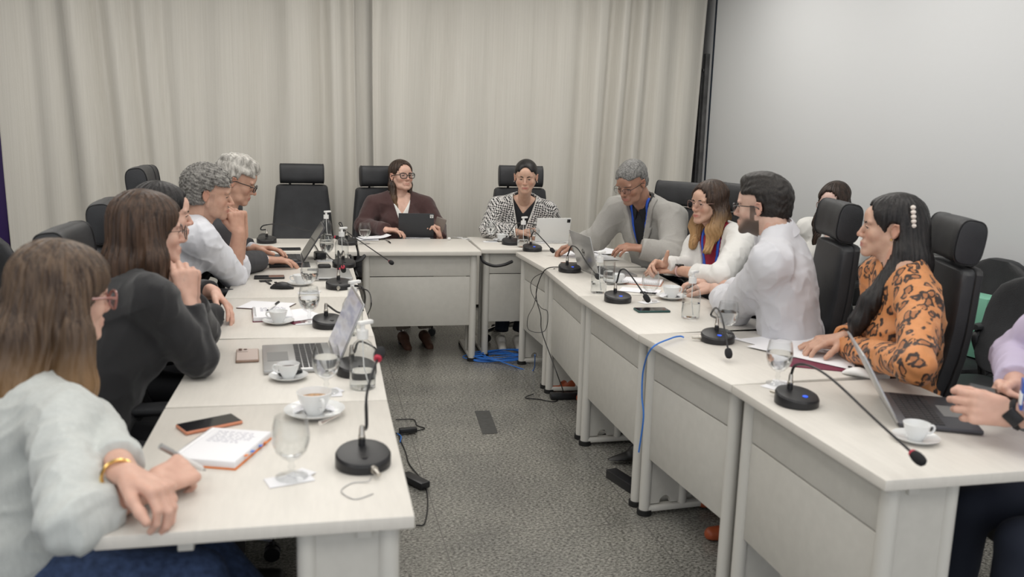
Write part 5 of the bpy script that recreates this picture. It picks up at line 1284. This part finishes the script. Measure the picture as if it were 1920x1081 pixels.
# 2 long-haired woman in black --------------------------------------------------------------
pel = (-.70, 2.62)
W2 = dep(350, 560, 2.66); F2_ = dep(345, 500, 2.66)
person(dict(label='woman in a black sweater with long brown hair, hands folded against her mouth', near=True, H=dep(282, 434, 2.68), hdir=(25, 2, 0), face=25, pelvis=pel, skin=SK['fair'], seed=5, wrinkle=.0035, armg=1.12,
  R=dict(E=at(372, 672, .80), W=W2, bare=.5, cuff=.80, hand=dict(d=(-.05, .05, 1), n=(-.3, 1, 0), t=(-1, -.2, .2), curl=[(.9, 1.0, .7), (.95, 1.1, .7), (1.0, 1.1, .7), (1.0, 1.1, .7)], thumb=(.3, .4, .3))),
  L=dict(E=at(372, 640, .80)+V(0, .10, 0), W=W2+V(-.0, .075, -.01), bare=.5, cuff=.8, hand=dict(d=(-.02, -.12, 1), n=(-.2, -1, 0), t=(-1, .2, .2), curl=[(.9, 1.0, .7)]*4, thumb=(.3, .4, .3))),
  garments=[dict(name='sweater', mat=C['black_knit'], off=.012, region=FULL)], legs=legs(pel, 5, C['dark_trousers'], C['black_shoe']),
  glasses=dict(mat=C['black_frame'], r=.0016, size=(.024, .023), p=2.0, temple=.0011),
  hair=hair_long(hm['p2'], [CH1([(.05, -.02, .02), (.078, -.01, -.08), (.085, .0, -.20), (.075, .03, -.30)], [.045, .042, .040, .018]), CH1([(-.05, -.03, .02), (-.075, -.02, -.10), (-.08, -.03, -.24)], [.04, .035, .018]), CH1([(0, -.06, .0), (.01, -.085, -.10), (.02, -.09, -.22), (.03, -.08, -.32)], [.07, .07, .065, .03])], cap=.015, h=.0038, part=0)))
# 3 black-haired woman ----------------------------------------------------------------------
pel = (-.72, 3.38)
person(dict(label='woman in black with black hair pulled back, one hand resting over her other sleeve', H=dep(308, 402, 3.28), hdir=(13, 5, 0), face=10, pelvis=pel, skin=SK['fair'], seed=7, armg=1.15,
  L=dict(E=at(380, 548, .83)+V(-.06, .02, 0), W=at(402, 548, .85), bare=.5, cuff=.7, hand=dict(d=(.7, -.6, -.55), n=(-.4, -.4, -.8), t=(-.4, -.8, .3), curl=[(.35, .3, .2)]*4, thumb=(.6, .3, .2))),
  R=dict(E=at(330, 600, .80)+V(-.02, -.02, 0), W=at(405, 592, .79), bare=.1, cuff=.99),
  garments=[dict(name='sweater', mat=C['black_knit'], off=.012, region=FULL)], legs=legs(pel, 0, C['dark_trousers'], C['black_shoe']),
  hair=hair_long(hm['black'], [CH1([(.05, -.04, .02), (.07, -.045, -.08), (.07, -.05, -.20)], [.04, .035, .02]), CH1([(-.05, -.04, .02), (-.07, -.04, -.1), (-.07, -.05, -.22)], [.035, .03, .015]), CH1([(0, -.07, .0), (.0, -.09, -.12), (.0, -.085, -.26)], [.065, .06, .03])], cap=.009, face=(.060, .075, .092, .088, -.012))))
# 4 curly grey man in white shirt -----------------------------------------------------------
pel = (-.82, 4.08)
E4 = at(437, 515, .785); W4 = dep(447, 436, 4.12)
person(dict(label='man with curly grey hair in a white shirt, rolled sleeve, fist against his mouth', near=True, fem=False, H=dep(393, 364, 4.0), hdir=(3, 10, 0), face=8, pelvis=pel, skin=SK['tan'], seed=9, wrinkle=.0045, age=1, hw=1.02, jaw=1.08, nose=1.3, sw=.19,
  R=dict(E=E4, W=W4, bare=.92, cuff=.12, fore=1.12, hand=dict(d=(-.12, .0, 1), n=(-.55, .85, 0), t=(-.9, -.3, .1), curl=[(1.1, 1.2, .8)]*4, thumb=(.55, .3, .2), size=1.08)),
  L=dict(E=E4+V(.0, .14, 0), W=W4+V(.01, .085, 0), bare=.8, cuff=.3, hand=dict(d=(-.12, -.1, 1), n=(-.5, -.85, 0), t=(-.9, .3, .1), curl=[(1.0, 1.1, .8)]*4, thumb=(.5, .3, .2), size=1.08)),
  garments=[dict(name='shirt', mat=C['white_shirt'], off=.013, region=FULL)], armg=1.1, legs=legs(pel, 0, C['navy'], C['black_shoe']),
  hair=hair_short(hm['p4'], cap=.022, curl=.0042, nape=-.058, front_z=.090, cf=300, temple=.015, h=.0030), beard=.18, browmat=hm['p4'],
  extra=lambda P, hf, root, base, tf, Ht, F: collar(P, tf, Ht, base, root, C['white_shirt'])))
# 5 silver-haired man in suit ---------------------------------------------------------------
pel = (-.82, 4.86)
def x5(P, hf, root, base, tf, Ht, F):
    collar(P, tf, Ht, base, root, C['white_shirt'])
    for s, A in ((1, P['R']), (-1, P['L'])):
        E, W = np.array(A['E']), np.array(A['W']); MB().tube([E+(W-E)*.80-base, E+(W-E)*.97-base], [.036, .034], 18).build('shirt_cuff', C['white_shirt'], root)
person(dict(label='silver-haired man in a charcoal suit and glasses, bent over his laptop', fem=False, H=dep(444, 340, 4.5), hdir=(0, 22, 0), face=10, pelvis=pel, skin=SK['tan'], seed=11, age=1, jaw=1.05, nose=1.25, sw=.19,
  R=dict(E=at(430, 500, .80)+V(-.02, .0, 0), W=at(497, 487, .79), bare=.15, cuff=.84, hand=dict(d=(1, .1, .0), n=(0, .0, -1), t=(0, 1, 0), curl=[(.25, .4, .3)]*4, thumb=(.5, .2, .1), size=1.08)),
  L=dict(E=V(-.60, 5.12, .84), W=at(478, 466, .83), bare=.15, cuff=.84, hand=dict(d=(1, -.1, .05), n=(0, -.2, -1), t=(0, -1, .1), curl=[(.3, .4, .3)]*4, thumb=(.6, .3, .1), size=1.08)),
  garments=[dict(name='shirt', mat=C['white_shirt'], off=.008, region=rmax(neck_hole(.064), torso_only(.15)), sleeveless=True), dict(name='suit_jacket', mat=C['suit'], off=.018, region=rmax(neck_hole(.072), open_front(.0, .05, .1)))], legs=legs(pel, 0, C['suit'], C['black_shoe']),
  glasses=dict(mat=C['black_frame'], r=.0024, size=(.026, .018), temple=.0026), browmat=hm['p5'],
  hair=hair_short(hm['p5'], cap=.018, curl=.0022, nape=-.066, front_z=.078, cf=90, temple=.012, top=.008, sweep=[CH1([(.03, .06, .09), (.05, -.02, .11), (.04, -.10, .10)], [.02, .024, .02]), CH1([(-.03, .07, .09), (-.02, 0, .125), (.0, -.08, .11)], [.018, .022, .02])]), extra=x5))
# 6 woman in maroon jacket ------------------------------------------------------------------
pel = (.60, 6.44)
def x6(P, hf, root, base, tf, Ht, F):
    pts = [tf.frm(V(-.05, .04, Ht+.01)), tf.frm(V(-.03, .085, Ht-.06)), tf.frm(V(0, .105, Ht-.11)), tf.frm(V(.03, .085, Ht-.06)), tf.frm(V(.05, .04, Ht+.01))]
    nk = MB().tube([p-base for p in spline(pts, 6)], .0011, 5).build('necklace', M['silver'], root)
    c = tf.frm(V(0, .113, Ht-.125))-base
    MB().box(c, (.005, .003, .032), .001).box(c+V(0, 0, .006), (.02, .003, .005), .001).build('cross_pendant', M['silver'], nk)
H6 = dep(753, 330, 6.35)
person(dict(label='woman in a maroon jacket with black-framed glasses and a cross necklace, holding a phone', H=H6, hw=1.05, jaw=1.05, hdir=(-68, -5, 0), face=-84, pelvis=pel, skin=SK['fair'], seed=13, age=1, lips=.5, girth=1.18, sw=.185, armg=1.15, neck=.060, wrinkle=.003,
  N=V(.605, 6.42, 1.0),
  R=dict(E=V(.33, 6.33, .80), W=V(.47, 6.12, .80), bare=.1, cuff=.99, hand=dict(d=(1, -.2, 0), n=(0, 0, -1), t=(.2, 1, 0), curl=[(.4, .5, .3)]*4)),
  L=dict(E=V(.88, 6.36, .80), W=onY(824, 446, 6.13), bare=.12, cuff=.97, hand=dict(d=(-.25, -.1, 1), n=(-.9, -.3, 0), t=(0, -.9, .2), curl=[(.8, .9, .5), (.8, .9, .5), (.85, .9, .5), (.85, .9, .5)], thumb=(.35, .5, .3))),
  garments=[dict(name='top', mat=C['white_top'], off=.006, region=rmax(v_neck(.085, .125, .02), torso_only(.13), below(.0)), wr=False, sleeveless=True), dict(name='jacket', mat=C['maroon_wool'], off=.016, region=rmax(neck_hole(.078), v_neck(.078, .27, .03)))],
  legs=legs(pel, -88, C['grey_trousers'], C['brown_shoe'], aR=at(757, 622, .09), aL=at(797, 620, .09), hem=.02, heel=True, toe=V(.1, -1, -.1)), earring=M['silver'],
  glasses=dict(mat=C['black_frame'], r=.0033, size=(.0265, .0195), cat=True, temple=.003),
  hair=hair_long(hm['p6'], [CH1([(.055, -.03, .03), (.078, -.015, -.07), (.080, .012, -.18), (.072, .045, -.255)], [.030, .028, .026, .012]), CH1([(-.055, -.03, .03), (-.075, -.02, -.07), (-.075, .0, -.17)], [.026, .024, .012]), CH1([(0, -.07, .0), (.02, -.08, -.10), (.04, -.07, -.19)], [.05, .05, .03])], cap=.007, face=(.064, .078, .092, .086, -.012), part=.0, ears=True), extra=x6))
phc = onY(823, 423, 6.11)
ph = phone((phc[0], phc[1], 0), 0, 'taupe phone held up by the woman in the maroon jacket', mat('taupe_case', (.20, .17, .15), .5), mat('taupe_back', (.24, .21, .19), .4), camera=True)
ph.location = (phc[0]+.0, phc[1]-.0, phc[2]-.012); ph.rotation_euler = (math.radians(72), math.radians(-18), math.radians(165))
# 7 woman in check jacket -------------------------------------------------------------------
pel = (1.50, 6.36)
def fo7(X, Y, Z, Ht):
    zc = Ht-.15; half = np.where(Z > zc, .028+np.clip((Z-zc)/.17, 0, 1.2)*.050, .028+np.clip(zc-Z, 0, .22)*.42)
    return np.minimum(half-np.abs(X), Y+.02)
def lapel_trim(fo, wd=.010): return rmax(lambda X, Y, Z, Ht: np.abs(fo(X, Y, Z, Ht)+wd/2)-wd/2+0*X, front)
person(dict(label='woman in a black and white checked jacket over a black top, dark hair tied back', H=dep(986, 332, 6.12), hdir=(-107, 10, 0), face=-104, pelvis=pel, skin=SK['olive'], seed=15, hw=1.07, jaw=1.05, girth=1.1, sw=.18, armg=1.12, wrinkle=.003, N=V(1.485, 6.14, 1.005),
  R=dict(E=V(1.22, 6.13, .80), W=V(1.40, 5.98, .80), bare=.1, cuff=.99, hand=dict(d=(1, -.1, 0), n=(0, -.2, -1), t=(.2, -1, 0), curl=[(.6, .7, .4)]*4)),
  L=dict(E=V(1.76, 6.20, .80), W=V(1.56, 6.07, .80), bare=.1, cuff=.99, hand=dict(d=(-1, -.1, 0), n=(0, -.2, -1), t=(-.2, -1, 0), curl=[(.6, .7, .4)]*4)),
  garments=[dict(name='top', mat=C['black_top'], off=.006, region=rmax(v_neck(.07, .075, .02), torso_only(.14)), wr=False, sleeveless=True), dict(name='jacket', mat=C['houndstooth'], off=.016, region=rmax(neck_hole(.070), fo7), wr=True),
            dict(name='white_trim', mat=C['white_top'], off=.0185, region=rmax(lapel_trim(fo7), neck_hole(.071)))],
  legs=legs(pel, -98, C['navy'], C['white_shoe'], aR=at(940, 628, .09), aL=at(972, 628, .09)), earring=M['silver'], browmat=M['lash'], brow=.003,
  hair=hair_short(hm['black'], cap=.008, nape=-.07, front_z=.090, temple=.045, fw=.050)))
# 8 man in grey blazer ----------------------------------------------------------------------
pel = (2.16, 5.02)
fo8 = v_neck(.075, .34, .02)
def x8(P, hf, root, base, tf, Ht, F):
    collar(P, tf, Ht, base, root, C['black_top'], tips=.04)
    c = tf.frm(V(.0, .175, Ht-.40))-base
    bd = MB().box(c, (.055, .012, .085), .002, rot=Matrix.Rotation(-1.2, 3, 'Z')).build('id_badge', mat('badge', (.02, .025, .06), .3), root)
person(dict(label='grey-haired man in a light grey blazer with a blue lanyard, reading papers', near=True, fem=False, H=dep(1184, 343, 5.0), hdir=(214, 26, 0), face=212, pelvis=pel, skin=SK['brown'], seed=17, age=1, sw=.2, armg=1.1, wrinkle=.003, beard=.12, nose=1.35,
  N=dep(1207, 384, 5.12),
  R=dict(E=dep(1120, 448, 5.35), W=dep(1080, 458, 5.45), bare=.1, cuff=.97, hand=dict(d=(-.9, .2, -.25), n=(-.2, -.1, -1), t=(-.3, -.9, 0), curl=[(.5, .6, .4)]*4, size=1.08)),
  L=dict(E=dep(1262, 478, 4.85), W=dep(1205, 466, 4.85), bare=.15, cuff=.93, hand=dict(d=(-1, .12, .12), n=(.0, .25, -1), t=(0, 1, .2), curl=[(.4, .5, .4)]*4, size=1.08)),
  garments=[dict(name='shirt', mat=C['black_top'], off=.010, region=rmax(neck_hole(.056), torso_only(.16)), sleeveless=True),
            dict(name='blazer', mat=C['grey_blazer'], off=.021, region=rmax(neck_hole(.075), fo8)),
            dict(name='lapel', mat=C['grey_blazer'], off=.034, region=rmax(lambda X, Y, Z, Ht: np.maximum(fo8(X, Y, Z, Ht), -.042*np.clip((Z-(Ht-.32))/.2, .02, 1)*np.where(Z > Ht-.09, .8, 1)-fo8(X, Y, Z, Ht)), front, below(.16)), wr=True),
            dict(name='lanyard', mat=C['lanyard'], off=.0145, region=strap_v(.004, .055, .16), sleeveless=True)],
  legs=legs(pel, 180, C['dark_trousers'], C['black_shoe']),
  glasses=dict(mat=C['black_frame'], r=.0014, size=(.026, .016), half=True, temple=.0018), browmat=hm['p8'],
  hair=hair_short(hm['p8'], cap=.011, curl=.0012, nape=-.05, front_z=.070, cf=150, temple=.0), extra=x8))
# 9 woman in ivory blazer -------------------------------------------------------------------
pel = (2.26, 4.22)
fo9 = v_neck(.09, .36, .02)
def x9(P, hf, root, base, tf, Ht, F):
    A = P['L']; E, W = np.array(A['E']), np.array(A['W']); a = norm(W-E); c = E+(W-E)*.90-base; u = norm(np.cross(a, UPV)); v = np.cross(u, a)
    st = MB().tube([c+.0295*(u*math.cos(t)+v*math.sin(t)) for t in [2*PI*k/18 for k in range(18)]], .006, 6, closed=True).build('watch_strap', mat('pink_strap', (.62, .42, .40), .5), root)
    MB().box(c+v*.031+u*-.006, (.034, .038, .011), .004, rot=Matrix.Rotation(math.atan2(a[1], a[0]), 3, 'Z')).build('watch_case', M['screen_black'], st)
person(dict(label='woman in an ivory blazer and crimson top with blue lanyard and honey-tipped hair', near=True, H=dep(1328, 381, 4.62), hdir=(196, 3, 0), face=205, pelvis=pel, skin=SK['olive'], seed=19, wrinkle=.003, armg=1.05, N=dep(1346, 438, 4.66),
  L=dict(E=dep(1352, 520, 4.25), W=at(1268, 506, .80), bare=.55, cuff=.62, hand=dict(d=(-1, .35, .03), n=(.15, .3, -1) , t=(.2, .7, .6), curl=[(.25, .3, .2)]*4, thumb=(.9, -.1, .1))),
  R=dict(E=dep(1290, 500, 4.75), W=at(1250, 498, .82), bare=.2, cuff=.97, hand=dict(d=(-.9, -.05, .15), n=(.0, -.6, -.8), t=(-.1, -.2, 1), curl=[(.9, .9, .5)]*4, thumb=(1.15, -.2, -.2))),
  garments=[dict(name='blouse', mat=C['red_top'], off=.007, region=rmax(v_neck(.055, .10, .02), torso_only(.14)), wr=False, sleeveless=True),
            dict(name='blazer', mat=C['white_blazer'], off=.017, region=rmax(neck_hole(.07), fo9)),
            dict(name='lanyard', mat=C['lanyard'], off=.013, region=strap_v(.006, .06, .12, .008), sleeveless=True)],
  legs=legs(pel, 180, C['dark_trousers'], C['rust_shoe'], ankle='skin', hem=.06, aR=at(1078, 705, .09), aL=at(1090, 725, .09)+V(.15, 0, 0)), extra=x9,
  glasses=dict(mat=C['rose_frame'], r=.0012, size=(.027, .022), p=3, temple=.0014), brow=.003,
  hair=hair_long(hm['p9'], [CH1([(.05, -.02, .03), (.078, -.01, -.06), (.085, .01, -.16), (.075, .04, -.255)], [.034, .036, .042, .018]), CH1([(-.05, -.03, .03), (-.075, -.01, -.06), (-.085, .02, -.15), (-.075, .065, -.25)], [.036, .040, .048, .022]), CH1([(0, -.06, .0), (.0, -.085, -.10), (.0, -.09, -.2)], [.06, .06, .04])], cap=.010, wave=.9, face=(.060, .078, .090, .088, -.014))))
# 10 bearded man in white shirt -------------------------------------------------------------
pel = (1.93, 3.06)
def x10(P, hf, root, base, tf, Ht, F): collar(P, tf, Ht, base, root, C['white_shirt2'], h_=.035)
person(dict(label='bearded man with short black hair and glasses in a white shirt, elbow on the desk', near=True, fem=False, H=dep(1428, 388, 3.42), hdir=(134, 3, 0), face=146, pelvis=pel, skin=SK['beardman'], seed=21, wrinkle=.0045, sw=.19, armg=1.15, girth=1.05, neck=.060, N=dep(1453, 438, 3.37),
  L=dict(E=at(1378, 580, .80), W=at(1345, 543, .79)+V(0, .03, 0), bare=.35, cuff=.60, fore=1.1, hand=dict(d=(-.45, .9, 0), n=(.1, .1, -1), t=(-.0, -1, .1), curl=[(.5, .6, .4)]*4, size=1.08)),
  R=dict(E=V(1.98, 3.42, .80), W=at(1335, 528, .80), bare=.5, cuff=.6, hand=dict(d=(-.8, .5, -.05), n=(0, 0, -1), t=(-.5, -.8, 0), curl=[(.4, .5, .3)]*4, size=1.08)),
  garments=[dict(name='shirt', mat=C['white_shirt2'], off=.014, region=neck_hole(.068))],
  legs=legs(pel, 168, C['dark_trousers'], C['black_shoe'], aR=at(1165, 800, .10)+V(.10, .10, 0), aL=at(1185, 830, .10)+V(.05, 0, 0), toe=V(-1, .1, -.25)),
  glasses=dict(mat=C['black_frame'], r=.0018, size=(.026, .018), temple=.0022), beard=.9, brow=.0034, extra=x10,
  hair=hair_short(hm['p10'], cap=.011, curl=.0012, nape=-.048, front_z=.074, cf=150, temple=.004, top=.006)))
# 11 woman by the screen --------------------------------------------------------------------
pel = (3.0, 4.66)
person(dict(label='dark-haired woman in white with glasses, seated by the screen behind the others', H=dep(1563, 381, 5.0), hdir=(212, 6, 0), face=205, pelvis=pel, skin=SK['pale'], seed=23,
  L=dict(E=V(2.86, 4.30, .72), W=V(2.62, 4.34, .66), bare=.1, cuff=.97, hand=dict(d=(-1, .2, 0), n=(0, 0, -1), t=(0, 1, 0), curl=[.3]*4)),
  R=dict(E=V(2.86, 4.95, .72), W=V(2.62, 4.75, .66), bare=.1, cuff=.97, hand=dict(d=(-1, -.2, 0), n=(0, 0, -1), t=(0, -1, 0), curl=[.3]*4)),
  garments=[dict(name='blouse', mat=C['white_top'], off=.012, region=rmax(neck_hole(.065), v_neck(.05, .08, .02)))], legs=legs(pel, 195, C['navy'], C['black_shoe']),
  glasses=dict(mat=C['rose_frame'], r=.002, size=(.027, .022), temple=.002), brow=.003,
  hair=hair_long(hm['p11'], [CH1([(.05, -.02, .03), (.08, -.01, -.08), (.085, .0, -.19), (.08, .03, -.28)], [.034, .04, .045, .02]), CH1([(-.05, -.02, .03), (-.08, -.01, -.08), (-.09, .0, -.19), (-.08, .03, -.27)], [.034, .04, .045, .02]), CH1([(0, -.06, .0), (.0, -.085, -.12), (.0, -.08, -.24)], [.06, .065, .035])], cap=.011, wave=1., part=.012)))
# 12 woman in leopard print -----------------------------------------------------------------
pel = (2.08, 2.62)
def x12(P, hf, root, base, tf, Ht, F):
    to = lambda p: hf.frm(np.array(p))-base
    g = MB()
    for i in range(5): g.lathe([(0, -.009), (.007, -.006), (.0095, 0), (.007, .006), (0, .009)], to((.004+.078*1, -.066-.004*i, .085-.016*i)), 12) if False else g.lathe([(0, -.009), (.007, -.006), (.0095, 0), (.007, .006), (0, .009)], to((-(.080+.0035*min(i, 2)), -.062-.002*i, .088-.0165*i)), 12)
    g.build('hair_clip', mat('pearl', (.75, .68, .62), .2, coat=.5), root)
    pts = [tf.frm(V(-.055, .02, Ht+.0)), tf.frm(V(-.03, .085, Ht-.07)), tf.frm(V(0, .105, Ht-.10)), tf.frm(V(.03, .085, Ht-.07)), tf.frm(V(.055, .02, Ht+.0))]
    nk = MB().tube([p-base for p in spline(pts, 6)], .0011, 5).build('necklace', M['gold'], root)
    MB().lathe([(0, -.006), (.006, 0), (0, .006)], tf.frm(V(0, .112, Ht-.11))-base, 10).build('pendant', M['silver'], nk)
person(dict(label='woman in an orange leopard-print blouse with long straight black hair and a pearl clip', near=True, H=dep(1668, 428, 3.05), hdir=(150, 0, 0), face=165, pelvis=pel, skin=SK['olive'], seed=25, wrinkle=.004, N=dep(1690, 512, 2.98),
  L=dict(E=dep(1716, 688, 2.62), W=at(1590, 650, .785), bare=.2, cuff=.97, hand=dict(d=(-.7, .7, .0), n=(0, .1, -1), t=(.3, .7, 0), curl=[(.15, .25, .2)]*4, thumb=(.5, .2, .1))),
  R=dict(E=V(2.06, 2.80, .80), W=at(1580, 638, .81)+V(.02, .03, 0), bare=.3, cuff=.9, hand=dict(d=(-.85, .1, -.1), n=(0, .1, -1), t=(-.2, -1, 0), curl=[(.4, .5, .4)]*4)),
  garments=[dict(name='blouse', mat=C['leopard'], off=.014, region=rmax(neck_hole(.062), v_neck(.045, .12, .02)))], armg=1.02,
  legs=legs(pel, 172, C['dark_trousers'], C['rust_shoe'], aR=at(1330, 925, .09)+V(.16, .04, 0), aL=at(1345, 975, .09)+V(.14, 0, 0), toe=V(-1, .15, 0)), earring=M['gold'], brow=.003, extra=x12,
  hair=hair_long(hm['black'], [CH1([(-.045, -.050, .03), (-.080, -.050, -.08), (-.103, -.012, -.18), (-.128, .048, -.26), (-.135, .088, -.34), (-.13, .105, -.43)], [.040, .040, .042, .040, .034, .013]), CH1([(-.03, -.075, .01), (-.075, -.085, -.10), (-.118, -.07, -.19), (-.150, -.03, -.28), (-.155, .02, -.38)], [.055, .050, .044, .036, .014]), CH1([(0, -.075, .01), (-.01, -.105, -.12), (-.03, -.12, -.26), (-.04, -.11, -.38)], [.062, .055, .05, .03]), CH1([(.045, -.05, .02), (.065, -.07, -.10), (.06, -.07, -.25)], [.04, .035, .02])], cap=.011, face=(.062, .075, .092, .088, -.012), ears=True, part=None, freq=60, groove=.0014)))
# 13 person at the right edge ---------------------------------------------------------------
pel = (2.18, 1.82)
W13 = dep(1898, 777, 2.22)
def x13(P, hf, root, base, tf, Ht, F):
    A = P['L']; E, W = np.array(A['E']), np.array(A['W']); a = norm(W-E); c = E+(W-E)*.93-base; u = norm(np.cross(a, UPV)); v = np.cross(u, a)
    st = MB().tube([c+.033*(u*math.cos(t)+v*math.sin(t)) for t in [2*PI*k/18 for k in range(18)]], .008, 6, closed=True).build('watch_strap', M['rubber'], root)
    bd = MB().box(dep(1916, 738, 2.17)-base, (.05, .006, .075), .002, rot=.9).build('id_badge', mat('badge_blue', (.05, .12, .45), .3), root); MB().box(dep(1914, 745, 2.165)-base, (.034, .006, .03), .001, rot=.9).build('badge_print', M['white_plastic'], bd)
    d = norm(-_f+0*a); d = norm(d-a*np.dot(d, a)); Rm = Vector((0, 0, 1)).rotation_difference(Vector(d)).to_matrix()
    MB().box(c+d*.034, (.036, .040, .012), .004, rot=Rm).build('watch_case', M['plastic'], st)
person(dict(label='person at the right edge in a lilac shirt with a black watch, holding a phone', near=True, fem=False, H=V(2.08, 1.98, 1.22), hdir=(165, 25, 0), face=170, pelvis=pel, skin=SK['fair'], seed=27, wrinkle=.004,
  L=dict(E=dep(1990, 775, 2.15), W=W13, bare=.5, cuff=.55, fore=1.1, hand=dict(d=(-.9, .45, .12), n=(.1, .8, -.2), t=(-.2, .1, 1), curl=[(.5, .8, .6), (.6, .9, .6), (.7, .9, .6), (.75, .9, .6)], thumb=(.25, .35, .1), size=1.1)),
  R=dict(E=V(2.14, 2.22, .86), W=dep(1905, 735, 2.35), bare=.4, cuff=.7, hand=dict(d=(-.9, -.2, .05), n=(.1, -.9, -.2), t=(-.2, .1, 1), curl=[(.7, .9, .5)]*4, thumb=(.3, .3, .2), size=1.08)),
  garments=[dict(name='shirt', mat=C['lilac'], off=.013, region=FULL)], legs=legs(pel, 178, C['navy'], C['black_shoe']), extra=x13,
  hair=hair_short(hm['p10'], cap=.012)))
p13 = dep(1808, 718, 2.22); ph = phone((p13[0], p13[1], 0), 0, 'phone held in both hands at the right edge of the picture', M['plastic'])
ph.location = tuple(dep(1868, 744, 2.26)); ph.rotation_euler = (math.radians(6), math.radians(-10), math.radians(48)); ph.scale = (.9, .9, .9)
bpy.context.view_layer.update()
